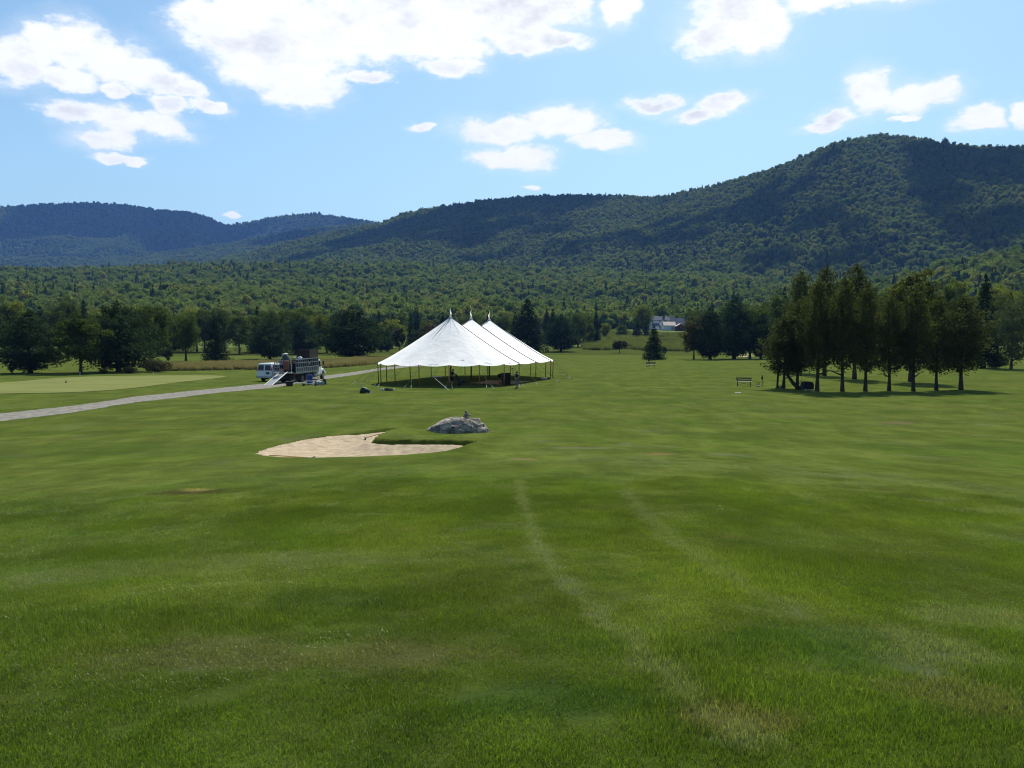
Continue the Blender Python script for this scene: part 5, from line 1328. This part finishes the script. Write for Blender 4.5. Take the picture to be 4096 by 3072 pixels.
b = B(); b.box((-.42, 0, BEDZ + .02), (.85, 2.2, .06)); b.make('tail_platform', alu_m, tk)
for s in (-1, 1):
    b = B(); b.box((-.05, s * .8, .75), (.08, .10, .70)); b.make('platform_arm', steel_m, tk)
b = B(); b.box((.02, 0, .60), (.06, 2.2, .16)); b.make('rear_bumper', steel_m, tk)
plate_m = mat('ramp_plate', (0.20, 0.21, 0.23), 0.6, metal=0.3, var=0.2)
inv = (Matrix.Translation(tk.location) @ Matrix.Rotation(TR, 4, 'Z')).inverted()
ra = inv @ Vector((-24.62, 86.15, 1.17)); rb = inv @ Vector((-25.15, 82.3, ground_at(-25.15, 82.3) + .03))
u = (rb - ra).normalized(); w = u.cross(Vector((0, 0, 1))).normalized() * .42; nn = w.cross(u).normalized()
rmp = B(); rmp.add([ra - w, ra + w, rb + w, rb - w, ra - w - nn * .05, ra + w - nn * .05, rb + w - nn * .05, rb - w - nn * .05], [(0, 1, 2, 3), (7, 6, 5, 4), (0, 4, 5, 1), (1, 5, 6, 2), (2, 6, 7, 3), (3, 7, 4, 0)])
rm = rmp.make('ramp', plate_m, tk)
for s in (-1, 1):
    b = B(); b.tube([ra + w * s + Vector((0, 0, .04)), rb + w * s + Vector((0, 0, .04))], .035, 6); b.make('ramp_rail', strap_m, rm)
def TKP(x, y, z): return (Matrix.Translation(tk.location) @ Matrix.Rotation(TR, 4, 'Z')) @ Vector((x, y, z))
# load of the truck
navy_m = mat('navy_plastic', (0.012, 0.022, 0.065), 0.4); teal_m = mat('blue_plastic', (0.02, 0.055, 0.22), 0.4)
k = 0
for i in range(7):
    for lev in range(2):
        if lev == 1 and i in (4,): continue
        e = thing('storage_bin', '%s storage bin from the tail, %s layer, behind the stakes of the truck' % (ORD[i], ('bottom', 'top')[lev]), 'storage bin', TKP(1.35 + i * .82, -.72, BEDZ + .01 + lev * .72), TR, 'navy storage bins on the truck')
        b = B(); b.box((0, 0, .31), (.70, .72, .62), taper=1.06); b.make('bin_body', navy_m if (i + lev) % 3 else dark_m, e, bevel=.02)
        b = B(); b.box((0, 0, .655), (.77, .79, .05)); b.make('lid', teal_m if (i * 2 + lev) % 3 == 0 else (navy_m if i % 2 else steel_m), e)
for (x, y, z, s, nm) in [(4.63, -.75, BEDZ + .74, .42, 'white laundry sack seen between the stakes of the truck'), (3.0, -.55, BEDZ + 1.46, .30, 'small white sack lying on the navy bins of the truck'), (6.3, -.6, BEDZ + 1.46, .33, 'pale sack at the cab end of the truck load')]:
    e = thing('cloth_sack', nm, 'sack', TKP(x, y, z), TR); b = B(); b.blob((0, 0, s * .45), (s, s * .8, s * .5), x, .25, 3); b.make('sack', white_m, e, smooth=True)
    b = B(); b.blob((0, 0, s * .95), (.06, .06, .06), x, .2, 2); b.make('tied_neck', grey_m, e)
e = thing('panel_crate', 'dark brown panel crate standing high on the truck load behind the cab', 'crate', TKP(4.3, -.45, BEDZ + 1.45), TR)
for i in range(9):
    b = B(); b.box((0, 0, .52), (.30, .05, 1.0)); b.make('board', brown_m, e, loc=(.15 + i * .31, -.72, 0))
for i in range(5):
    b = B(); b.box((0, 0, .52), (.05, .28, 1.0)); b.make('board', brown_m, e, loc=(-.03, -.56 + i * .29, 0))
    b = B(); b.box((0, 0, .52), (.05, .28, 1.0)); b.make('board', brown_m, e, loc=(2.80, -.56 + i * .29, 0))
for i in range(9):
    b = B(); b.box((0, 0, .52), (.30, .05, 1.0)); b.make('board', brown_m, e, loc=(.15 + i * .31, .74, 0))
b = B(); b.box((1.38, 0, .03), (2.85, 1.5, .06)); b.make('crate_floor', brown_m, e)
e = thing('crate_support', 'dark stack of folded tables under the brown crate on the truck', 'folded tables', TKP(5.4, .25, BEDZ + .01), TR)
for i in range(6):
    b = B(); b.box((0, 0, 0), (2.4, 1.0, .20)); b.make('folded_table', steel_m if i % 2 else brown_m, e, loc=(.2, 0, .12 + i * .235))
e = thing('tent_bag', 'tall grey tent bag with white bands standing on the tail of the truck', 'tent bag', TKP(.35, .0, BEDZ + .06), TR)
b = B(); b.tube([(0, -.1, 0), (0, -.1, .6), (.02, -.05, 1.2), (.08, .12, 1.75), (.10, .2, 2.0)], [.42, .44, .42, .38, .24], 14); b.make('bag', grey_m, e, smooth=True)
b = B(); b.tube([(.09, .16, 1.9), (.10, .18, 1.97)], [.33, .32], 14); b.make('band', white_m, e)
b = B(); b.tube([(.09, .19, 2.0), (.10, .21, 2.08)], [.25, .18], 14); b.make('band', white_m, e)
e = thing('padded_cart', 'orange-brown padded cart at the top of the loading ramp', 'cart', TKP(-.25, -.22, BEDZ + .06), TR)
b = B(); b.box((0, 0, .75), (.12, .46, .95), taper=1.1); b.make('panel', mat('orange_vinyl', (0.22, 0.075, 0.035), 0.7), e, bevel=.03)
b = B(); b.tube([(0, -.3, 1.27), (0, .3, 1.27)], .035, 8); b.make('top_bar', mat('tan_pad', (0.5, 0.36, 0.28), 0.7), e)
b = B(); b.box((0, 0, .14), (.4, .5, .06)); b.make('base', steel_m, e)
for s in (-1, 1):
    b = B(); b.lathe([(.07, -.02), (.07, .02)], (.1, s * .22, .07), 10, 'Y'); b.make('wheel', tyre_m, e)
rt = TKP(0, 0, 0)
wp = Vector((-24.69, 85.55, 0.0)); wp.z = 1.17 + (ground_at(-25.15, 82.3) - 1.17) * (86.15 - 85.55) / 3.85 + .03
person('worker in royal blue shirt at the top of the ramp, back to the camera', wp, R(80), dict(chest=(.06, 0, 1.31), neck=(.10, 0, 1.44), head=(.15, 0, 1.55), crown=(.17, 0, 1.66), shl=(.06, .18, 1.39), shr=(.06, -.18, 1.39), ell=(.20, .24, 1.18), wrl=(.42, .16, 1.16), elr=(.20, -.26, 1.18), wrr=(.42, -.18, 1.12), anl=(-.10, .13, .09), tol=(.07, .14, .035)), (0.02, 0.055, 0.20), (0.012, 0.014, 0.025), True, scale=0.98)
person('worker in dark clothes and white cap on the truck bed behind the grey bag', TKP(.75, -.78, BEDZ + .01), R(-120), dict(ell=(.12, .24, 1.18), wrl=(.30, .12, 1.25)), (0.012, 0.018, 0.045), (0.015, 0.015, 0.03), False, cap=(.7, .7, .68))
# ---------------------------------------------------------------- passenger van
VR = R(73); vp = Vector((-28.0, 90.2, 0)); vp.z = ground_at(-27.5, 92)
van = thing('passenger_van', 'white passenger van seen from behind, parked left of the stake truck', 'van', vp, VR)
def loft(prof, halfs, name, m, parent, bevel=.05):
    b = B(); n_ = len(prof)
    vs_ = []
    for s in (-1, 1):
        for (x, z), h in zip(prof, halfs): vs_.append((x, s * h, z))
    b.add(vs_, [tuple(range(n_)), tuple(range(2 * n_ - 1, n_ - 1, -1))] + [(i, i + n_, (i + 1) % n_ + n_, (i + 1) % n_) for i in range(n_)])
    return b.make(name, m, parent, bevel=bevel)
loft([(.05, .42), (.0, .80), (.03, 1.25), (.12, 1.98), (.22, 2.08), (3.4, 2.08), (4.0, 1.96), (4.62, 1.28), (5.35, 1.10), (5.5, .95), (5.52, .42)], [.97, .99, .99, .86, .80, .80, .82, .96, .95, .92, .92], 'body', paint_m, van, .05)
for s in (-1, 1):
    d_ = B(); d_.add([(-.015, s * .03, .62), (-.015, s * .93, .62), (.045, s * .93, 1.20), (.045, s * .03, 1.20), (.125, s * .80, 1.93), (.125, s * .03, 1.93)] , [(0, 1, 2, 3), (3, 2, 4, 5)]); dr = d_.make('rear_door', paint_m, van)
    md = dr.modifiers.new('s', 'SOLIDIFY'); md.thickness = .03; md.offset = 0
    w_ = B(); w_.add([(.022, s * .09, 1.27), (.022, s * .84, 1.27), (.095, s * .77, 1.86), (.095, s * .09, 1.86)], [(0, 1, 2, 3)]); wd = w_.make('window', glass_m, dr); md = wd.modifiers.new('s', 'SOLIDIFY'); md.thickness = .03; md.offset = 0
    b = B(); b.box((.02, s * .965, 1.42), (.10, .06, .42)); b.make('tail_light', red_m, van, bevel=.01)
    for i, (x0, x1) in enumerate(((.45, 1.5), (1.6, 2.7), (2.8, 3.65))):
        w_ = B(); w_.add([(x0, s * .985, 1.30), (x1, s * .985, 1.30), (x1 - .03, s * .875, 1.86), (x0 + .03, s * .875, 1.86)], [(0, 1, 2, 3)]); wd = w_.make('window', glass_m, van); md = wd.modifiers.new('s', 'SOLIDIFY'); md.thickness = .05; md.offset = 0
    wheel(van, 1.1, s * .86, .36, .24, s); wheel(van, 4.55, s * .86, .36, .24, s)
b = B(); b.box((-.10, 0, .52), (.18, 1.96, .20)); b.make('bumper', mat('grey_plastic', (0.35, 0.36, 0.37), 0.5), van, bevel=.03)
b = B(); b.box((-.05, -.47, .98), (.03, .42, .22)); b.make('number_plate', mat('plate_blue', (0.012, 0.03, 0.06), 0.5), van)
b = B(); b.box((-.05, -.47, 1.0), (.035, .26, .07)); b.make('plate_print', mat('plate_pale', (0.10, 0.14, 0.18), 0.5), van)
b = B(); b.box((.3, 0, .36), (.5, .5, .12)); b.make('exhaust_box', steel_m, van)
# ---------------------------------------------------------------- gear on the grass by the truck
rq = lambda zx, zy: cast((980 + zx * .1989) / 4, (1320 + zy * .1989) / 4)
e = thing('black_tub', 'square black tub on the grass in front of the truck ramp', 'tub', rq(897, 1128), R(12))
b = B(); b.box((0, 0, .24), (.62, .5, .46), taper=1.15); b.make('tub_body', dark_m, e, bevel=.03); b = B(); b.box((0, 0, .48), (.78, .64, .05)); b.make('rim', dark_m, e, bevel=.01)
e = thing('folding_table', 'small white folding table between the black tub and the truck', 'table', rq(980, 1060), R(8))
b = B(); b.box((0, 0, .42), (.78, .45, .04)); b.make('table_top', white_m, e, bevel=.01)
for sx in (-1, 1):
    for sy in (-1, 1): b = B(); b.tube([(sx * .34, sy * .18, 0), (sx * .32, sy * .16, .41)], .015, 6); b.make('leg', steel_m, e)
e = thing('white_board', 'flat white board lying low beside the black tub', 'board', rq(1030, 1075), R(-14))
b = B(); b.box((0, 0, .12), (.45, .30, .03)); b.make('board', white_m, e)
b = B(); b.box((0, 0, .05), (.2, .2, .1)); b.make('block', steel_m, e)
e = thing('blue_barrel', 'tall blue bin standing behind the tubular cart on the grass', 'bin', rq(1300, 1095), R(10))
b = B(); b.lathe([(.27, 0), (.29, .1), (.31, .8), (.33, .86), (.33, .92), (.28, .92)], (0, 0, 0), 20); b.make('bin_body', teal_m, e, smooth=False)
b = B(); b.box((.1, -.05, .99), (.24, .2, .16)); b.make('blue_jug', teal_m, e, bevel=.03); b = B(); b.box((-.14, .05, 1.0), (.2, .2, .18)); b.make('blue_jug', teal_m, e, bevel=.03)
e = thing('tube_cart', 'low cart of grey metal tubes on the grass before the blue bin', 'cart', rq(1305, 1120), R(4))
for y in (-.28, .28):
    b = B(); b.tube([(-.62, y, .12), (-.66, y, .38), (-.55, y, .48), (.62, y, .46)], .028, 7); b.make('tube', alu_m, e)
    b = B(); b.tube([(-.62, y, .22), (.62, y, .20)], .022, 7); b.make('tube', alu_m, e)
    for x in (-.6, .6): b = B(); b.lathe([(.03, -.03), (.09, -.03), (.09, .03), (.03, .03)], (x, y, .09), 12, 'Y'); b.make('wheel', tyre_m, e)
b = B(); b.box((.60, 0, .28), (.06, .6, .5)); b.make('end_plate', steel_m, e)
for x in (-.4, 0, .4): b = B(); b.tube([(x, -.28, .2), (x, .28, .2)], .02, 6); b.make('cross_tube', alu_m, e)
e = thing('yellow_bucket', 'small pale yellow bucket at the left end of the tubular cart', 'bucket', rq(1168, 1122), R(10))
b = B(); b.lathe([(.10, 0), (.14, .26), (.155, .27), (.155, .29), (.125, .29), (.09, .02)], (0, 0, 0), 16); b.make('bucket_body', mat('pale_yellow', (0.62, 0.60, 0.30), 0.5), e)
b = B(); b.tube([(-.15, 0, .27), (-.08, 0, .18), (.08, 0, .18), (.15, 0, .27)], .008, 5); b.make('handle', steel_m, e)
e = cloth_heap('netting_pile', rq(1500, 1105), .8, .4, .42, mat('dark_netting', (0.05, 0.06, 0.06), 0.8, col2=(.55, .58, .58), scale=9), 'heap of dark and white plastic right of the tubular cart', 'heap', 41)
b = B(); b.blob((-.1, 0, .33), (.28, .2, .1), 4, .3, 2); b.make('white_sheet', white_m, e)
e = cloth_heap('white_bundle', rq(1405, 1095), .4, .3, .3, white_m, 'small white bundle between the blue bin and the plastic heap', 'bundle', 44, 3)
b = B(); b.blob((.1, -.05, .12), (.2, .16, .1), 4, .2, 2); b.make('dark_cloth', black_m, e)
e = thing('ribbed_screen', 'grey ribbed panel tilted up at the right of the gear by the truck', 'screen', rq(1600, 1095), R(-50))
for i in range(6):
    b = B(); b.box((0, 0, 0), (.11, .02, .62), M=Matrix.Rotation(R(12), 3, 'X')); b.make('rib', grey_m, e, loc=(-.30 + i * .12, 0, .31))
b = B(); b.box((0, .03, .45), (.75, .02, .04)); b.make('brace', alu_m, e)
# ---------------------------------------------------------------- benches, posts and tee furniture
slat_m = mat('bench_wood', (0.10, 0.085, 0.07), 0.7, var=0.25, scale=4); sunlit_seat_m = mat('sunlit_seat_wood', (0.34, 0.32, 0.28), 0.55, var=0.15, scale=4)  # seat paler than the back slats: sunshine painted into its colour
def bench(p, rz, label, L=1.55):
    e = thing('park_bench', label, 'bench', p, rz)     # faces local +x, long side along y
    for i in range(3): b = B(); b.box((0, 0, 0), (.12, L, .035)); b.make('seat_slat', sunlit_seat_m, e, loc=(.0 + i * .14, 0, .45))
    for z in (.60, .80): b = B(); b.box((0, 0, 0), (.03, L, .13)); b.make('back_slat', slat_m, e, loc=(-.13 - (z - .5) * .12, 0, z))
    for s in (-1, 1):
        y = s * L * .40
        b = B(); b.tube([(-.10, y, 0), (-.10, y, .44), (-.19, y, .86)], .022, 6); b.make('leg', steel_m, e)
        b = B(); b.tube([(.30, y, 0), (.30, y, .44)], .022, 6); b.make('leg', steel_m, e)
        b = B(); b.tube([(-.12, y, .43), (.32, y, .43)], .02, 6); b.make('seat_bearer', steel_m, e)
        b = B(); b.tube([(-.09, y, .08), (.29, y, .08)], .015, 6); b.make('foot_rail', steel_m, e)
    b = B(); b.tube([(.1, -L * .4, .10), (.1, L * .4, .40)], .013, 5); b.make('brace', steel_m, e)
    b = B(); b.tube([(.1, -L * .4, .40), (.1, L * .4, .10)], .013, 5); b.make('brace', steel_m, e)
bench(cast(743.8, 386.0), R(68), 'wooden slatted bench on the lawn left of the cedar row')
bench(cast(650.6, 367.3), R(92), 'distant wooden bench before a square post, behind it the pine by the house', 1.65)
e = thing('marker_post', 'dark square-topped post standing behind the distant bench', 'post', cast(649, 366.2))
b = B(); b.box((0, 0, .45), (.13, .13, .9)); b.make('post', slat_m, e); b = B(); b.box((-.06, 0, 1.30), (.28, .16, .85)); b.make('post_head', brown_m, e, bevel=.03)
q = cast(762, 386.4); e = thing('ball_washer', 'dark golf ball washer on a post beside the bench', 'ball washer', q)
b = B(); b.tube([(0, 0, 0), (0, 0, .8)], .03, 8); b.make('post', steel_m, e)
b = B(); b.lathe([(.06, .72), (.095, .76), (.095, .98), (.06, 1.02)], (0, 0, 0), 14); b.make('washer_body', mat('dark_green_paint', (0.012, 0.03, 0.018), 0.4), e, smooth=True)
b = B(); b.tube([(0, 0, 1.0), (0, 0, 1.12)], .02, 8); b.blob((0, 0, 1.13), (.045, .045, .035), 1, 0, 2); b.make('plunger', dark_m, e)
b = B(); b.tube([(.05, 0, .75), (.12, 0, .2)], .02, 6); b.make('towel_bar', grey_m, e)
q = cast(758.2, 386.6); e = thing('wire_basket', 'small wire litter basket between the bench and the ball washer', 'basket', q)
b = B()
for i in range(12):
    a = i / 12 * 6.283; b.tube([(.14 * math.cos(a), .14 * math.sin(a), 0), (.16 * math.cos(a), .16 * math.sin(a), .42)], .008, 4)
b.make('basket_wires', steel_m, e)
for z in (.02, .21, .42): b = B(); b.tube([(.16 * math.cos(i / 12 * 6.283), .16 * math.sin(i / 12 * 6.283), z) for i in range(13)], .01, 4); b.make('hoop', steel_m, e)
b = B(); b.blob((0, 0, .1), (.12, .12, .07), 2, .3, 2); b.make('litter', white_m, e)
q = cast(777.3, 388.4); e = thing('square_post', 'dark square wooden post under the leftmost cedar', 'post', q)
b = B(); b.box((.03, 0, .95), (.15, .15, 1.9), M=Matrix.Rotation(R(3), 3, 'Y')); b.make('post', brown_m, e); b = B(); b.box((.08, 0, 1.92), (.2, .2, .05)); b.make('post_cap', brown_m, e)
for x, c in ((778.9, 'small dark tee marker just right of the square post'), (780.9, 'small dark tee marker touching the leftmost cedar trunk')):
    q = cast(x, 387.9); o = B().lathe([(.05, 0), (.07, .08), (.06, .2), (.02, .26)], (0, 0, 0), 10).make('tee_marker', dark_m, loc=q); tag(o, c, 'tee marker', 'tee markers under the cedars')
q = cast(780, 388.5); o = B().box((0, 0, .05), (.9, .1, .1)).make('ground_plank', slat_m, loc=q); tag(o, 'short wooden plank on the ground beside the square post', 'plank')
q = cast(807, 390.2); e = thing('domed_cover', 'black domed cover on two pale blocks in front of the cedar trunks', 'cover', q, R(5))
b = B(); b.prism([(-.52, .08), (.52, .08), (.52, .52), (.46, .70), (.30, .80), (-.30, .82), (-.46, .72), (-.52, .5)], -.35, .35); b.make('cover', black_m, e, bevel=.06)
for x in (-.3, .25): b = B(); b.box((x, -.36, .05), (.2, .1, .1)); b.make('block', mat('pale_block', (.4, .4, .38), .9), e)
a_, c2 = cast(785.5, 388.9), cast(801, 389.4)
e = thing('fallen_tree', 'dark cedar trunk leaning steeply left beside the domed cover', 'tree trunk', c2)
kk = c2.y / FPX
b = B(); b.tube([(0.1, 0, -.1), (-.35, 0, .22), (-.75, .1, .62), (-1.05, .1, 1.05), (-1.5, .2, 1.7), (-1.8, .3, 2.6)], [.24, .20, .17, .14, .11, .07], 9); b.make('trunk', bark_m, e, smooth=True)
for (x, z, dx, dz) in ((-.3, .25, .3, .7), (-.5, .4, .55, .5), (-.9, .8, -.5, .2), (-.2, .2, .7, .45), (-1.1, 1.1, -.6, .1)):
    b = B(); b.tube([(x, 0, z), (x + dx * .5, -.1, z + dz * .6), (x + dx, -.15, z + dz)], [.03, .02, .008], 5); b.make('dead_branch', bark_m, e)
q = cast(737.6, 393.0); e = cloth_heap('white_rag', q, .38, .25, .07, white_m, 'small white cloth lying on the lawn below the bench', 'cloth', 51, 3)
e = thing('hole_marker', 'tiny white practice hole pin near the far edge of the putting green', 'pin', cast(80, 376.2)); b = B(); b.tube([(0, 0, 0), (0, 0, .45)], .02, 6); b.make('pin', white_m, e); b = B(); b.lathe([(.05, .42), (.05, .5)], (0, 0, 0), 8); b.make('pin_top', white_m, e)
e = thing('hole_marker', 'small white pin at the far middle edge of the putting green', 'pin', cast(153.6, 376.0)); b = B(); b.tube([(0, 0, 0), (0, 0, .45)], .02, 6); b.make('pin', white_m, e); b = B(); b.lathe([(.05, .42), (.05, .5)], (0, 0, 0), 8); b.make('pin_top', white_m, e)
e = thing('hole_marker', 'tiny dark pin standing in the left of the putting green', 'pin', cast(66, 383.0)); b = B(); b.tube([(0, 0, 0), (0, 0, .32)], .03, 6); b.make('pin', dark_m, e); b = B(); b.lathe([(.09, .0), (.04, .22)], (0, 0, 0), 8); b.make('pin_foot', dark_m, e)
# far putting green with its bunker, beyond the row of trees on the right
fg = [tuple(cast(*p)[:2]) for p in [(738, 354.5), (748, 353.2), (762, 353.2), (772, 354), (770, 356), (752, 356.8), (742, 356.4)]]
sheet('putting_green', smooth_poly(fg), green_m, .05, 8.0, 'far pale putting green beyond the trees on the right')
fs_ = [tuple(cast(*p)[:2]) for p in [(735, 356.8), (740, 356.2), (748, 356.3), (748.5, 357), (741, 357.4)]]
sheet('sand_bunker', smooth_poly(fs_), sand_m, .09, 8.0, 'far thin sand bunker beyond the trees on the right')
# ---------------------------------------------------------------- farmhouse and sheds
siding_m = mat('white_siding', (0.62, 0.66, 0.72), 0.7, var=0.04); slate_m = mat('slate_roof', (0.10, 0.11, 0.14), 0.9, var=0.15, scale=1.0, spec=0.05)
metal_roof = mat('pale_metal_roof', (0.42, 0.41, 0.38), 0.7, var=0.1, scale=.6, col2=(.40, .30, .24)); barn_m = mat('barn_red', (0.075, 0.018, 0.018), 0.8)
brick_m = mat('chimney_brick', (0.10, 0.06, 0.05), 0.9)
HY = 462.0
def hx(px_, Y=HY): return (px_ - 512) / FPX * Y
def hz_(py_, Y=HY):  # height at distance Y of a picture row
    d = px_dir(512, py_); return EYE + d.z / d.y * Y
hq = lambda zx, zy: ((2560 + zx * .1085) / 4, (1220 + zy * .1085) / 4)
def gable(name, x0, x1, y0, y1, zb, ze, zr, ridge, wall_m, roof_m, parent, over=.35):
    """walls and a pitched roof; the ridge runs along 'x' or 'y'"""
    b = B()
    if ridge == 'x': b.prism([(y0, zb), (y1, zb), (y1, ze), ((y0 + y1) / 2, zr - .1), (y0, ze)], x0, x1, 'X')
    else: b.prism([(x0, zb), (x1, zb), (x1, ze), ((x0 + x1) / 2, zr - .1), (x0, ze)], y0, y1, 'Y')
    w_ = b.make('wall', wall_m, parent)
    b = B(); t = .22
    if ridge == 'x':
        m_ = (y0 + y1) / 2; sl = (zr - ze) / (m_ - y0)
        b.prism([(y0 - over, ze - over * sl), (m_, zr), (y1 + over, ze - over * sl), (y1 + over, ze - over * sl + t), (m_, zr + t), (y0 - over, ze - over * sl + t)], x0 - over, x1 + over, 'X')
    else:
        m_ = (x0 + x1) / 2; sl = (zr - ze) / (m_ - x0)
        b.prism([(x0 - over, ze - over * sl), (m_, zr), (x1 + over, ze - over * sl), (x1 + over, ze - over * sl + t), (m_, zr + t), (x0 - over, ze - over * sl + t)], y0 - over, y1 + over, 'Y')
    r_ = b.make('roof', roof_m, parent)
    return w_, r_
hb = ground_at(hx(678), HY)
house = thing('farmhouse', 'white two-storey farmhouse with slate-blue roofs and a brick chimney', 'house', (hx(676), HY, hb))
ho = Vector((hx(676), HY, hb))
X = lambda zx: hx(hq(zx, 0)[0]) - ho.x
Zq = lambda zy: hz_(hq(0, zy)[1]) - ho.z
w_, r_ = gable('main', X(400), X(1080), 0, 7.0, -1.0, Zq(565), Zq(425), 'x', siding_m, slate_m, house)
b = B(); b.box((X(895), 3.0, Zq(425)), (1.1, 1.0, 2.0)); b.box((X(895), 3.0, Zq(345)), (1.3, 1.2, .2)); b.make('chimney', brick_m, r_)
def window(x, z, w, h, y, parent=house):
    b = B(); b.box((x, y - .04, z), (w, .08, h)); f = b.make('window', mat('window_trim', (.7, .7, .7), .6), parent)
    b = B(); b.box((x, y - .07, z), (w - .14, .06, h - .14)); b.make('pane', glass_m, f)
    b = B(); b.box((x, y - .11, z), (w - .1, .03, .07)); b.make('glazing_bar', mat('window_trim', (.7, .7, .7), .6), f)
for (x, z) in ((450, 620), (720, 605), (880, 603), (945, 603), (720, 810)): window(X(x), Zq(z), .95, 1.15, 0)
gable('wing', X(1040), X(1290), -1.0, 7.5, -1.0, Zq(700), Zq(425), 'x', siding_m, slate_m, house, .25)
gable('wing2', X(1215), X(1690), -.5, 7.0, -1.0, Zq(715), Zq(485), 'x', siding_m, slate_m, house, .3)
gable('porch', X(430), X(670), -2.6, -.02, -1.0, Zq(770), Zq(690), 'x', siding_m, slate_m, house, .25)
b = B(); b.box((X(720), -.12, .15), (1.9, .22, .8)); b.make('porch_step', mat('blue_steps', (.25, .3, .4), .7), house)
s1 = thing('white_shed', 'white shed with a pale rust-streaked roof in front of the farmhouse', 'shed', (hx(hq(1050, 0)[0], 452), 452, ground_at(hx(682), 452)))
gable('shed', -3.2, 3.2, -2.4, 2.4, -1.0, 2.6, 4.5, 'x', siding_m, metal_roof, s1, .3)
b = B(); b.box((1.5, -2.45, 1.0), (1.1, .08, 2.1)); dd = b.make('door', mat('grey_door', (.3, .32, .34), .7), s1); b = B(); b.box((1.9, -2.52, 1.0), (.06, .06, .1)); b.make('handle', steel_m, dd)
s2 = thing('red_shed', 'dark red shed with a white metal roof right of the white shed', 'shed', (hx(hq(1465, 0)[0], 446), 446, ground_at(hx(694), 446)))
gable('shed', -2.4, 2.4, -2.2, 2.8, -1.0, 2.3, 3.7, 'y', barn_m, metal_roof, s2, .25)
b = B(); b.box((0, -2.25, .8), (1.6, .08, 1.9)); dd = b.make('door', mat('barn_red_dark', (.05, .013, .013), .8), s2); b = B(); b.box((.6, -2.32, .8), (.08, .06, .2)); b.make('handle', steel_m, dd)
tkp = cast(644, 336.2); e = thing('gas_tank', 'white oval gas tank under the dark spruces left of the farmhouse', 'gas tank', (tkp.x, tkp.y, tkp.z))
b = B(); b.lathe([(.1, -.95), (.42, -.75), (.5, -.5), (.5, .5), (.42, .75), (.1, .95)], (0, 0, 1.0), 16, 'X'); b.make('tank', paint_m, e, smooth=True)
for x in (-.5, .5): b = B(); b.box((x, 0, .28), (.12, .5, .56)); b.make('foot', steel_m, e)
